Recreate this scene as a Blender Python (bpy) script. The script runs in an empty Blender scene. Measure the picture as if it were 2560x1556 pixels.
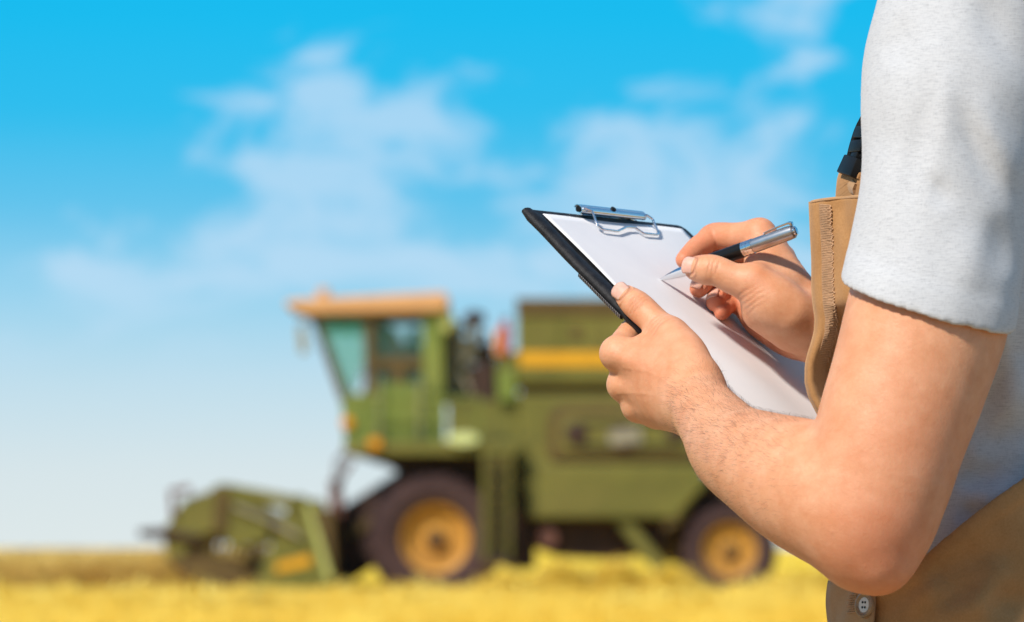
import bpy, bmesh, math, random
import numpy as np
from mathutils import Vector, Matrix

random.seed(7)
RNG = np.random.default_rng(7)
SC = bpy.context.scene
COL = SC.collection

# ------------------------------------------------------------------ camera
FPX, PCX, PCY, CAMZ = 11664.0, 1280.0, 1370.0, 1.15      # focal length and principal point in photo pixels
CAMY = -1.52                                            # the camera stands this far along y
cam_d = bpy.data.cameras.new('camera')
cam = bpy.data.objects.new('camera', cam_d)
COL.objects.link(cam)
cam.location = (0, CAMY, CAMZ)
cam.rotation_euler = (math.radians(90), 0, 0)
cam_d.sensor_width = 36.0
cam_d.lens = 36.0 * FPX / 2560.0
cam_d.shift_y = (PCY - 778.0) / 2560.0
cam_d.clip_start = 0.05
cam_d.clip_end = 9000
cam_d.dof.use_dof = True
cam_d.dof.focus_distance = 3.44
cam_d.dof.aperture_fstop = 11.0
SC.camera = cam

# ------------------------------------------------------------------ sky and sun
SUN_DIR = Vector((-0.46, -0.55, 0.70)).normalized()
sun_el = math.asin(SUN_DIR.z)
sun_az = math.atan2(SUN_DIR.x, SUN_DIR.y)
world = bpy.data.worlds.new('World')
SC.world = world
world.use_nodes = True
wt = world.node_tree
wt.nodes.clear()


def wn(kind, **kw):
    n = wt.nodes.new(kind)
    for k, v in kw.items():
        setattr(n, k, v)
    return n


def ramp_set(node, stops, interp='LINEAR'):
    cr = node.color_ramp
    cr.interpolation = interp
    while len(cr.elements) > 1:
        cr.elements.remove(cr.elements[-1])
    cr.elements[0].position = stops[0][0]
    cr.elements[0].color = (*stops[0][1], 1)
    for p, c in stops[1:]:
        e = cr.elements.new(p)
        e.color = (*c, 1)


w_out = wn('ShaderNodeOutputWorld')
w_bg = wn('ShaderNodeBackground')
w_tc = wn('ShaderNodeTexCoord')
w_sep = wn('ShaderNodeSeparateXYZ')
wt.links.new(w_tc.outputs['Generated'], w_sep.inputs[0])
w_r = wn('ShaderNodeValToRGB')
ramp_set(w_r, [(0.0, (0.74, 0.82, 0.83)), (0.017, (0.68, 0.79, 0.83)), (0.034, (0.54, 0.74, 0.85)), (0.053, (0.33, 0.66, 0.87)),
               (0.072, (0.12, 0.55, 0.85)), (0.092, (0.02, 0.51, 0.86)), (0.114, (0.000, 0.50, 0.87)), (0.18, (0.002, 0.42, 0.80)), (0.32, (0.006, 0.30, 0.65)), (0.6, (0.012, 0.17, 0.44)), (1.0, (0.012, 0.12, 0.33))])
wt.links.new(w_sep.outputs[2], w_r.inputs[0])
# the physical sky tints the gradient a little
w_sky = wn('ShaderNodeTexSky', sky_type='NISHITA', sun_disc=False)
w_sky.sun_elevation = sun_el
w_sky.sun_rotation = sun_az
w_sky.air_density = 1.0
w_sky.dust_density = 0.6
w_skm = wn('ShaderNodeVectorMath', operation='SCALE')
w_skm.inputs[3].default_value = 0.10
wt.links.new(w_sky.outputs[0], w_skm.inputs[0])
w_mix = wn('ShaderNodeMix', data_type='RGBA')
w_mix.inputs[0].default_value = 0.025
wt.links.new(w_r.outputs[0], w_mix.inputs[6])
wt.links.new(w_skm.outputs[0], w_mix.inputs[7])
# thin cirrus, in sky directions: soft banks broken into streaks
SKY_OFF = (-7.97, 8.55, -8.59)
w_map = wn('ShaderNodeMapping')
w_map.inputs['Location'].default_value = SKY_OFF
w_map.inputs['Rotation'].default_value = (0, math.radians(-22), 0)
w_map.inputs['Scale'].default_value = (12.6, 7.0, 23.4)
wt.links.new(w_tc.outputs['Generated'], w_map.inputs[0])
w_n1 = wn('ShaderNodeTexNoise')
w_n1.inputs['Scale'].default_value = 1.0
w_n1.inputs['Detail'].default_value = 1.8
w_n1.inputs['Roughness'].default_value = 0.5
wt.links.new(w_map.outputs[0], w_n1.inputs['Vector'])
w_map2 = wn('ShaderNodeMapping')
w_map2.inputs['Location'].default_value = (-8.59, -7.97, 8.55)
w_map2.inputs['Rotation'].default_value = (0, math.radians(-36), 0)
w_map2.inputs['Scale'].default_value = (28.8, 16.0, 61.2)
wt.links.new(w_tc.outputs['Generated'], w_map2.inputs[0])
w_n2 = wn('ShaderNodeTexNoise')
w_n2.inputs['Scale'].default_value = 1.0
w_n2.inputs['Detail'].default_value = 6
w_n2.inputs['Roughness'].default_value = 0.62
w_n2.inputs['Distortion'].default_value = 0.8
wt.links.new(w_map2.outputs[0], w_n2.inputs['Vector'])
w_add = wn('ShaderNodeMath', operation='MULTIPLY_ADD')
w_add.inputs[1].default_value = 0.72
wt.links.new(w_n2.outputs[0], w_add.inputs[0])
wt.links.new(w_n1.outputs[0], w_add.inputs[2])
w_cr = wn('ShaderNodeValToRGB')
ramp_set(w_cr, [(0.82, (0, 0, 0)), (1.20, (1, 1, 1))], 'EASE')
wt.links.new(w_add.outputs[0], w_cr.inputs[0])
w_fm = wn('ShaderNodeMath', operation='MULTIPLY')
w_fm.inputs[1].default_value = 0.80
w_hz = wn('ShaderNodeMapRange', interpolation_type='SMOOTHSTEP')       # haze swallows the clouds low down
w_hz.inputs['From Min'].default_value = 0.028
w_hz.inputs['From Max'].default_value = 0.067
w_hz.inputs['To Max'].default_value = 0.62
wt.links.new(w_sep.outputs[2], w_hz.inputs['Value'])
wt.links.new(w_cr.outputs[0], w_fm.inputs[0])
wt.links.new(w_hz.outputs[0], w_fm.inputs[1])
w_mix2 = wn('ShaderNodeMix', data_type='RGBA')
w_mix2.inputs[7].default_value = (0.60, 0.77, 0.94, 1)
wt.links.new(w_fm.outputs[0], w_mix2.inputs[0])
wt.links.new(w_mix.outputs[2], w_mix2.inputs[6])
wt.links.new(w_mix2.outputs[2], w_bg.inputs[0])
w_bg.inputs[1].default_value = 1.0
wt.links.new(w_bg.outputs[0], w_out.inputs[0])

sun_d = bpy.data.lights.new('sun', 'SUN')
sun_d.energy = 4.9
sun_d.angle = math.radians(6)
sun_d.color = (1.0, 0.92, 0.83)
sun = bpy.data.objects.new('sun', sun_d)
COL.objects.link(sun)
sun.rotation_euler = SUN_DIR.to_track_quat('Z', 'Y').to_euler()
sun.location = (-3, -3, 8)

SC.view_settings.view_transform = 'Standard'
SC.view_settings.look = 'None'
SC.view_settings.exposure = 0.0
SC.view_settings.gamma = 1.0
SC.view_settings.use_curve_mapping = False
SC.render.engine = 'CYCLES'
SC.cycles.use_denoising = True
SC.cycles.max_bounces = 8

# ------------------------------------------------------------------ materials
MATS = {}


class NT:
    def __init__(self, name):
        self.m = bpy.data.materials.new(name)
        self.m.use_nodes = True
        self.t = self.m.node_tree
        self.b = self.t.nodes['Principled BSDF']
        MATS[name] = self.m
        self.tc = None

    def n(self, kind, **kw):
        x = self.t.nodes.new(kind)
        for k, v in kw.items():
            setattr(x, k, v)
        return x

    def l(self, a, b):
        self.t.links.new(a, b)

    def coord(self, scale=(1, 1, 1), rot=(0, 0, 0), which='Object'):
        if self.tc is None:
            self.tc = self.n('ShaderNodeTexCoord')
        mp = self.n('ShaderNodeMapping')
        mp.inputs['Scale'].default_value = scale
        mp.inputs['Rotation'].default_value = rot
        self.l(self.tc.outputs[which], mp.inputs[0])
        return mp.outputs[0]

    def noise(self, scale, detail=4, rough=0.55, vec=None, dist=0.0):
        x = self.n('ShaderNodeTexNoise')
        x.inputs['Scale'].default_value = scale
        x.inputs['Detail'].default_value = detail
        x.inputs['Roughness'].default_value = rough
        x.inputs['Distortion'].default_value = dist
        self.l(vec if vec is not None else self.coord(), x.inputs['Vector'])
        return x.outputs[0]

    def ramp(self, fac, stops, interp='LINEAR'):
        x = self.n('ShaderNodeValToRGB')
        ramp_set(x, stops, interp)
        self.l(fac, x.inputs[0])
        return x.outputs[0]

    def mix(self, fac, a, b, blend='MIX'):
        x = self.n('ShaderNodeMix', data_type='RGBA', blend_type=blend)
        for i, s in ((0, fac), (6, a), (7, b)):
            if isinstance(s, (int, float)):
                x.inputs[i].default_value = s
            elif isinstance(s, tuple):
                x.inputs[i].default_value = (*s, 1)
            else:
                self.l(s, x.inputs[i])
        return x.outputs[2]

    def math(self, op, a, b=None):
        x = self.n('ShaderNodeMath', operation=op)
        for i, s in ((0, a), (1, b)):
            if s is None:
                continue
            if isinstance(s, (int, float)):
                x.inputs[i].default_value = s
            else:
                self.l(s, x.inputs[i])
        return x.outputs[0]

    def bump(self, h, strength, dist, prev=None):
        x = self.n('ShaderNodeBump')
        x.inputs['Strength'].default_value = strength
        x.inputs['Distance'].default_value = dist
        self.l(h, x.inputs['Height'])
        if prev is not None:
            self.l(prev, x.inputs['Normal'])
        return x.outputs[0]

    def set(self, **kw):
        for k, v in kw.items():
            s = self.b.inputs[k]
            if hasattr(v, 'links') or isinstance(v, bpy.types.NodeSocket):
                self.l(v, s)
            elif isinstance(v, tuple) and len(v) == 3 and s.type == 'RGBA':
                s.default_value = (*v, 1)
            else:
                s.default_value = v
        return self


def simple(name, col, rough=0.6, metal=0.0, var=0.25, scale=8.0, spec=0.4, bump=0.0, dust=None):
    t = NT(name)
    n1 = t.noise(scale, 5, 0.6)
    c2 = tuple(c * (1 - var) for c in col)
    base = t.ramp(n1, [(0.3, c2), (0.7, col)])
    if dust:
        n2 = t.noise(scale * 0.35, 6, 0.65)
        f = t.ramp(n2, [(0.38, (0, 0, 0)), (0.72, (1, 1, 1))])
        f = t.math('MULTIPLY', f, 0.55)
        base = t.mix(f, base, dust)
    kw = {'Base Color': base, 'Roughness': rough, 'Metallic': metal, 'Specular IOR Level': spec}
    if bump:
        kw['Normal'] = t.bump(t.noise(scale * 12, 3), bump, 0.002)
    t.set(**kw)
    return t


# skin ---------------------------------------------------------------
sk = NT('skin')
at = sk.n('ShaderNodeAttribute', attribute_name='red')
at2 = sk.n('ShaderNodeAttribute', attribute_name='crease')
mot = sk.noise(48, 6, 0.68)
mot2 = sk.noise(14, 3, 0.5)
base = sk.ramp(mot, [(0.30, (0.615, 0.272, 0.128)), (0.70, (0.765, 0.418, 0.245))])
base = sk.mix(sk.math('MULTIPLY', mot2, 0.5), base, (0.68, 0.275, 0.13))
base = sk.mix(at.outputs['Fac'], base, (0.64, 0.165, 0.085))
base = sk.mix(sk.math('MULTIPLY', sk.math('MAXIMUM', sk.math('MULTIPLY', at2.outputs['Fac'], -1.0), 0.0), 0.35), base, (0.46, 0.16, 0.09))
spots = sk.ramp(sk.noise(230, 3, 0.6), [(0.60, (0, 0, 0)), (0.74, (1, 1, 1))])
base = sk.mix(sk.math('MULTIPLY', spots, 0.17), base, (0.46, 0.19, 0.10))
vor = sk.n('ShaderNodeTexVoronoi', feature='DISTANCE_TO_EDGE')
vor.inputs['Scale'].default_value = 620
sk.l(sk.coord(), vor.inputs['Vector'])
b1 = sk.bump(vor.outputs['Distance'], 0.14, 0.0006)
b2 = sk.bump(sk.noise(420, 4, 0.65), 0.30, 0.0010, b1)
b3 = sk.bump(sk.noise(90, 3, 0.5), 0.12, 0.0015, b2)
b4 = sk.bump(at2.outputs['Fac'], 0.8, 0.0009, b3)
sk.set(**{'Base Color': base, 'Roughness': 0.50, 'Specular IOR Level': 0.38, 'Subsurface Weight': 0.28,
          'Subsurface Radius': (0.010, 0.0035, 0.002), 'Subsurface Scale': 0.75, 'Normal': b4})
nl = NT('nail')
nl.set(**{'Base Color': nl.ramp(nl.noise(90, 3), [(0.3, (0.70, 0.37, 0.27)), (0.7, (0.76, 0.44, 0.34))]), 'Roughness': 0.36,
          'Specular IOR Level': 0.45, 'Subsurface Weight': 0.28, 'Subsurface Radius': (0.008, 0.003, 0.002), 'Subsurface Scale': 0.4})
simple('arm_hair', (0.10, 0.055, 0.03), 0.5, scale=40)
simple('head_hair', (0.05, 0.032, 0.02), 0.55, scale=60, var=0.5)
simple('eye_white', (0.75, 0.73, 0.70), 0.2)
simple('eye_iris', (0.05, 0.09, 0.10), 0.2)


# heather jersey -------------------------------------------------------
def jersey(name):
    t = NT(name)
    a = t.noise(1.0, 4, 0.65, t.coord((150, 150, 1500)))
    b = t.noise(1.0, 3, 0.6, t.coord((1300, 1300, 260)))
    f = t.math('ADD', t.math('MULTIPLY', a, 0.68), t.math('MULTIPLY', b, 0.32))
    col = t.ramp(f, [(0.36, (0.40, 0.405, 0.415)), (0.48, (0.52, 0.525, 0.535)), (0.62, (0.575, 0.58, 0.585))])
    knit = t.n('ShaderNodeTexWave', wave_type='BANDS', bands_direction='Z')
    knit.inputs['Scale'].default_value = 330
    knit.inputs['Distortion'].default_value = 3
    t.l(t.coord(), knit.inputs['Vector'])
    n1 = t.bump(knit.outputs[0], 0.05, 0.0004)
    n2 = t.bump(t.noise(900, 2, 0.6), 0.12, 0.0004, n1)
    n3 = t.bump(t.noise(60, 3, 0.5), 0.15, 0.002, n2)
    t.set(**{'Base Color': col, 'Roughness': 0.92, 'Specular IOR Level': 0.15, 'Sheen Weight': 0.25, 'Sheen Roughness': 0.6, 'Normal': n3})


jersey('jersey')


def canvas(name, c0, c1):
    t = NT(name)
    tw = t.n('ShaderNodeTexWave', wave_type='BANDS', bands_direction='DIAGONAL')
    tw.inputs['Scale'].default_value = 420
    tw.inputs['Distortion'].default_value = 1.0
    t.l(t.coord(), tw.inputs['Vector'])
    nz = t.noise(26, 5, 0.6)
    fine = t.noise(700, 2, 0.6)
    f = t.math('ADD', t.math('MULTIPLY', nz, 0.6), t.math('MULTIPLY', fine, 0.4))
    col = t.ramp(f, [(0.32, c0), (0.66, c1)])
    n1 = t.bump(tw.outputs[0], 0.05, 0.0003)
    n2 = t.bump(fine, 0.3, 0.0005, n1)
    n3 = t.bump(t.noise(22, 4, 0.5), 0.35, 0.006, n2)
    t.set(**{'Base Color': col, 'Roughness': 0.85, 'Specular IOR Level': 0.2, 'Sheen Weight': 0.15, 'Normal': n3})


canvas('canvas', (0.335, 0.165, 0.058), (0.46, 0.245, 0.098))
canvas('canvas_hem', (0.40, 0.225, 0.105), (0.50, 0.30, 0.15))
simple('thread', (0.52, 0.31, 0.17), 0.8, scale=300)
simple('black_plastic', (0.008, 0.008, 0.008), 0.45, scale=60, spec=0.18)
simple('black_web', (0.012, 0.012, 0.012), 0.9, scale=300, bump=0.4, spec=0.1)
simple('button_horn', (0.40, 0.27, 0.16), 0.3, scale=220, var=0.4)
simple('button_light', (0.72, 0.68, 0.62), 0.25, scale=220, var=0.2)
simple('boot_leather', (0.06, 0.035, 0.02), 0.5, scale=40, bump=0.2)
simple('rubber_sole', (0.02, 0.02, 0.02), 0.8)

# clipboard and pen ----------------------------------------------------
lt = NT('leather')
lv = lt.n('ShaderNodeTexVoronoi', feature='DISTANCE_TO_EDGE')
lv.inputs['Scale'].default_value = 900
lt.l(lt.coord(), lv.inputs['Vector'])
lt.set(**{'Base Color': lt.ramp(lt.noise(160, 4), [(0.35, (0.008, 0.008, 0.009)), (0.75, (0.022, 0.022, 0.024))]), 'Roughness': 0.55,
          'Specular IOR Level': 0.28, 'Normal': lt.bump(lt.noise(520, 4, 0.7), 0.55, 0.0008, lt.bump(lv.outputs['Distance'], 0.4, 0.0006))})
simple('elastic', (0.012, 0.012, 0.013), 0.75, scale=200)
simple('elastic_thread', (0.30, 0.30, 0.32), 0.6, scale=300)
pp = NT('paper')
pp.set(**{'Base Color': pp.ramp(pp.noise(30, 3), [(0.3, (0.80, 0.80, 0.81)), (0.7, (0.83, 0.83, 0.835))]), 'Roughness': 0.75,
          'Specular IOR Level': 0.25, 'Normal': pp.bump(pp.noise(900, 2), 0.06, 0.0003)})
ch = NT('chrome')
ch.set(**{'Base Color': ch.ramp(ch.noise(60, 2), [(0.3, (0.74, 0.75, 0.77)), (0.7, (0.80, 0.81, 0.82))]), 'Metallic': 1.0, 'Roughness': 0.13})
st = NT('satin_steel')
st.set(**{'Base Color': st.ramp(st.noise(120, 3), [(0.3, (0.46, 0.46, 0.47)), (0.7, (0.53, 0.53, 0.54))]), 'Metallic': 1.0, 'Roughness': 0.33})
simple('gloss_black', (0.008, 0.008, 0.008), 0.30, scale=80, spec=0.3)
# ------------------------------------------------------------------ implicit surfaces -> meshes
f32 = np.float32
FAR = 0.035


def W(px, py, Y):
    d = Y - CAMY
    return np.array([(px - PCX) / FPX * d, Y, CAMZ - (py - PCY) / FPX * d])


def rs(y):
    """body thickness grows a little towards the camera"""
    return ((y - CAMY) / 11664.0) / (y / 6480.0) if 1.3 < y < 2.6 else 1.0


def nrm(a):
    a = np.asarray(a, float)
    return a / np.linalg.norm(a)


def box_far(c, r, lo, hi):
    if lo is None:
        return False
    s = 0.0
    for i in (0, 1, 2):
        x = c[i]
        q = lo[i] - x if x < lo[i] else (x - hi[i] if x > hi[i] else 0.0)
        s += q * q
    return s > (r + FAR) ** 2


class Cap:
    """capsule with two radii, optionally flattened along an axis"""
    def __init__(s, a, b, ra, rb, flat=None, sc=1.0):
        ra, rb = ra * rs(float(a[1])), rb * rs(float(b[1]))
        s.a, s.b, s.ra, s.rb = np.asarray(a, f32), np.asarray(b, f32), f32(ra), f32(rb)
        s.c = (s.a + s.b) / 2
        s.r = float(np.linalg.norm(s.b - s.a) / 2 + max(ra, rb))
        s.cl = s.c
        s.c = [float(x) for x in s.c]
        s.ba = s.b - s.a
        s.l2 = f32(max(float(s.ba @ s.ba), 1e-12))
        s.flat = None if flat is None else np.asarray(nrm(flat), f32)
        s.sc = f32(sc)

    def __call__(s, P, lo=None, hi=None):
        if box_far(s.c, s.r, lo, hi):
            return None
        q = P - s.a
        t = np.clip((q @ s.ba) / s.l2, 0, 1)
        q = q - t[:, None] * s.ba
        if s.flat is not None:
            k = q @ s.flat
            q = q + (k * (s.sc - 1))[:, None] * s.flat
        return np.sqrt(np.einsum('ij,ij->i', q, q)) - (s.ra + t * (s.rb - s.ra))


class Ell:
    """ellipsoid with orthonormal axes"""
    def __init__(s, c, rad, axes=None):
        s.c = np.asarray(c, f32)
        s.rad = np.asarray(rad, f32)
        s.ax = np.asarray(np.eye(3) if axes is None else axes, f32)
        s.r = max(rad)

    def __call__(s, P, lo=None, hi=None):
        if box_far(s.c, s.r, lo, hi):
            return None
        q = (P - s.c) @ s.ax.T
        k0 = np.sqrt(((q / s.rad) ** 2).sum(1))
        k1 = np.sqrt(((q / (s.rad ** 2)) ** 2).sum(1)) + 1e-9
        return k0 * (k0 - 1) / k1


class Box:
    """rounded box with orthonormal axes"""
    def __init__(s, c, half, axes, rnd):
        s.c, s.half, s.ax, s.rnd = np.asarray(c, f32), np.asarray(half, f32), np.asarray(axes, f32), f32(rnd)
        s.r = float(np.linalg.norm(half))

    def __call__(s, P, lo=None, hi=None):
        if box_far(s.c, s.r, lo, hi):
            return None
        q = np.abs((P - s.c) @ s.ax.T) - (s.half - s.rnd)
        return np.sqrt((np.maximum(q, 0) ** 2).sum(1)) + np.minimum(q.max(1), 0) - s.rnd


def smin(a, b, k):
    if a is None:
        return b
    if b is None:
        return a
    if k <= 0:
        return np.minimum(a, b)
    h = np.maximum(k - np.abs(a - b), 0) / k
    return np.minimum(a, b) - h * h * f32(k * 0.25)


def smax(a, b, k):
    return -smin(-a, -b, k)


class U:
    def __init__(s, k, items):
        s.k, s.items = k, items
        s.c = None
        if all(getattr(i, 'c', None) is not None for i in items):
            s.c = [float(x) for x in sum(np.asarray(i.c, float) for i in items) / len(items)]
            s.r = max(np.linalg.norm(np.asarray(i.c, float) - s.c) + i.r for i in items)

    def __call__(s, P, lo=None, hi=None):
        if s.c is not None and box_far(s.c, s.r, lo, hi):
            return None
        d = None
        for it in s.items:
            d = smin(d, it(P, lo, hi), s.k)
        return d


class Hand:
    """palm blended with each finger, the fingers kept apart from one another"""
    def __init__(s, palm, fingers, k, k2):
        s.palm, s.fingers, s.k, s.k2 = palm, fingers, k, k2

    def __call__(s, P, lo=None, hi=None):
        p = s.palm(P, lo, hi)
        d = p
        for fg in s.fingers:
            d = smin(d, smin(p, fg(P, lo, hi), s.k), s.k2)
        return d


class Fn:
    def __init__(s, node, fn):
        s.node, s.fn = node, fn

    def __call__(s, P, lo=None, hi=None):
        d = s.node(P, lo, hi)
        return None if d is None else s.fn(d, P)


def spline(pts, n):
    """Catmull-Rom through rows of numbers"""
    pts = np.asarray(pts, float)
    e = np.vstack([2 * pts[0] - pts[1], pts, 2 * pts[-1] - pts[-2]])
    out = []
    for i in range(1, len(e) - 2):
        p0, p1, p2, p3 = e[i - 1], e[i], e[i + 1], e[i + 2]
        for t in np.linspace(0, 1, n, endpoint=False):
            out.append(0.5 * (2 * p1 + (p2 - p0) * t + (2 * p0 - 5 * p1 + 4 * p2 - p3) * t * t + (3 * p1 - p0 - 3 * p2 + p3) * t ** 3))
    out.append(pts[-1])
    return np.array(out)


def tube(rows, n=5, k=0.001, flat=None, sc=1.0):
    """rows of (point, radius) -> chain of capsules"""
    s = spline([[*p, r] for p, r in rows], n)
    return U(k, [Cap(s[i][:3], s[i + 1][:3], s[i][3], s[i + 1][3], flat, sc) for i in range(len(s) - 1)])


def mesh_sdf(node, lo, hi, h):
    lo = np.asarray(lo, float)
    hi = np.asarray(hi, float)
    B = 14
    s = B * h
    nb = np.ceil((hi - lo) / s).astype(int)
    g = np.stack(np.meshgrid(*[np.arange(k) for k in nb], indexing='ij'), -1).reshape(-1, 3)
    cen = (lo + (g + 0.5) * s).astype(f32)
    keep = []
    for i in range(0, len(cen), 60000):
        d = node(cen[i:i + 60000])
        keep.append(np.abs(d) < s * 0.87 * 1.5 + 0.004)
    g = g[np.concatenate(keep)]
    lat = np.stack(np.meshgrid(*[np.arange(B + 1)] * 3, indexing='ij'), -1).reshape(-1, 3)
    N = nb * B + 4
    def gid(ix):
        return (ix[..., 0].astype(np.int64) * N[1] + ix[..., 1]) * N[2] + ix[..., 2]
    ids, vs, quads = [], [], []
    corners = [(i, j, k) for i in (0, 1) for j in (0, 1) for k in (0, 1)]
    edges = [(a, b) for a in range(8) for b in range(a + 1, 8) if sum(abs(np.array(corners[a]) - np.array(corners[b]))) == 1]
    for br in g:
        o = br * B
        P = (lo + (lat + o) * h).astype(f32)
        d = node(P, [float(x) - h for x in P[0]], [float(x) + h for x in P[-1]])
        if d is None:
            continue
        D = d.reshape(B + 1, B + 1, B + 1)
        S = D < 0
        if S.all() or not S.any():
            continue
        cs = [D[c[0]:B + c[0], c[1]:B + c[1], c[2]:B + c[2]] for c in corners]
        neg = sum((c < 0).astype(np.int8) for c in cs)
        cell = np.argwhere((neg > 0) & (neg < 8))
        if len(cell) == 0:
            continue
        cv = np.stack([c[cell[:, 0], cell[:, 1], cell[:, 2]] for c in cs], 1)
        acc = np.zeros((len(cell), 3))
        cnt = np.zeros(len(cell))
        for a, b in edges:
            m = (cv[:, a] < 0) != (cv[:, b] < 0)
            t = cv[m, a] / (cv[m, a] - cv[m, b])
            ca, cb = np.array(corners[a], float), np.array(corners[b], float)
            acc[m] += ca + t[:, None] * (cb - ca)
            cnt[m] += 1
        vs.append(lo + (cell + o + acc / cnt[:, None]) * h)
        ids.append(gid(cell + o + 1))
        for ax in range(3):
            sl0 = [slice(0, B)] * 3
            sl1 = [slice(0, B)] * 3
            sl1[ax] = slice(1, B + 1)
            m = S[tuple(sl0)] != S[tuple(sl1)]
            pt = np.argwhere(m)
            if len(pt) == 0:
                continue
            inside = S[tuple(sl0)][m]
            u_, v_ = [(1, 2), (2, 0), (0, 1)][ax]
            q = []
            for du, dv in ((0, 0), (-1, 0), (-1, -1), (0, -1)):
                c = pt + o + 1
                c[:, u_] += du
                c[:, v_] += dv
                q.append(gid(c))
            q = np.stack(q, 1)
            q[~inside] = q[~inside][:, ::-1]
            quads.append(q)
    ids = np.concatenate(ids)
    vs = np.concatenate(vs)
    quads = np.concatenate(quads)
    uid, first = np.unique(ids, return_index=True)
    vs = vs[first]
    pos = np.searchsorted(uid, quads)
    pos = np.clip(pos, 0, len(uid) - 1)
    ok = (uid[pos] == quads).all(1)
    return vs, pos[ok]


def relax(v, q, it=2, lam=0.5):
    """a few rounds of smoothing along the quads' edges"""
    e = np.concatenate([q[:, [0, 1]], q[:, [1, 2]], q[:, [2, 3]], q[:, [3, 0]]])
    n = len(v)
    deg = np.bincount(e[:, 0], minlength=n) + np.bincount(e[:, 1], minlength=n)
    deg = np.maximum(deg, 1)
    for i in range(it):
        a = np.zeros_like(v)
        for c in range(3):
            a[:, c] = np.bincount(e[:, 0], v[e[:, 1], c], n) + np.bincount(e[:, 1], v[e[:, 0], c], n)
        v = v + lam * (a / deg[:, None] - v)
    return v


def vnormals(v, q):
    fn = np.cross(v[q[:, 2]] - v[q[:, 0]], v[q[:, 3]] - v[q[:, 1]])
    out = np.zeros_like(v)
    for i in range(4):
        for c in range(3):
            out[:, c] += np.bincount(q[:, i], fn[:, c], len(v))
    return out / (np.linalg.norm(out, axis=1)[:, None] + 1e-12)


# ------------------------------------------------------------------ object helpers
def link(o, parent=None):
    COL.objects.link(o)
    if parent is not None:
        o.parent = parent
        o.matrix_parent_inverse = Matrix.Identity(4)
    return o


def tag(o, label=None, cat=None, group=None, kind=None):
    for k, v in (('label', label), ('category', cat), ('group', group), ('kind', kind)):
        if v:
            o[k] = v
    return o


def empty(name, loc=(0, 0, 0)):
    o = bpy.data.objects.new(name, None)
    o.location = loc
    return link(o)


def raw_mesh(name, v, faces, mat, parent=None, smooth=True, origin=None):
    """v in world metres; origin (the parent's location) is subtracted"""
    me = bpy.data.meshes.new(name)
    v = np.asarray(v, float)
    if origin is not None:
        v = v - np.asarray(origin, float)
    if isinstance(faces, np.ndarray):
        nq = len(faces)
        w = faces.shape[1]
        me.vertices.add(len(v))
        me.vertices.foreach_set('co', v.astype(f32).ravel())
        me.loops.add(nq * w)
        me.loops.foreach_set('vertex_index', faces.astype(np.int32).ravel())
        me.polygons.add(nq)
        me.polygons.foreach_set('loop_start', np.arange(0, nq * w, w, dtype=np.int32))
        me.polygons.foreach_set('loop_total', np.full(nq, w, dtype=np.int32))
        me.update(calc_edges=True)
        me.validate()
    else:
        me.from_pydata([tuple(p) for p in v], [], faces)
        me.update()
    if smooth:
        me.polygons.foreach_set('use_smooth', np.ones(len(me.polygons), dtype=bool))
    if mat:
        for m in (mat if isinstance(mat, (list, tuple)) else [mat]):
            me.materials.append(MATS[m])
    return link(bpy.data.objects.new(name, me), parent)


def set_attr(o, name, vals):
    a = o.data.attributes.new(name, 'FLOAT', 'POINT')
    a.data.foreach_set('value', np.asarray(vals, f32))


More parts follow.
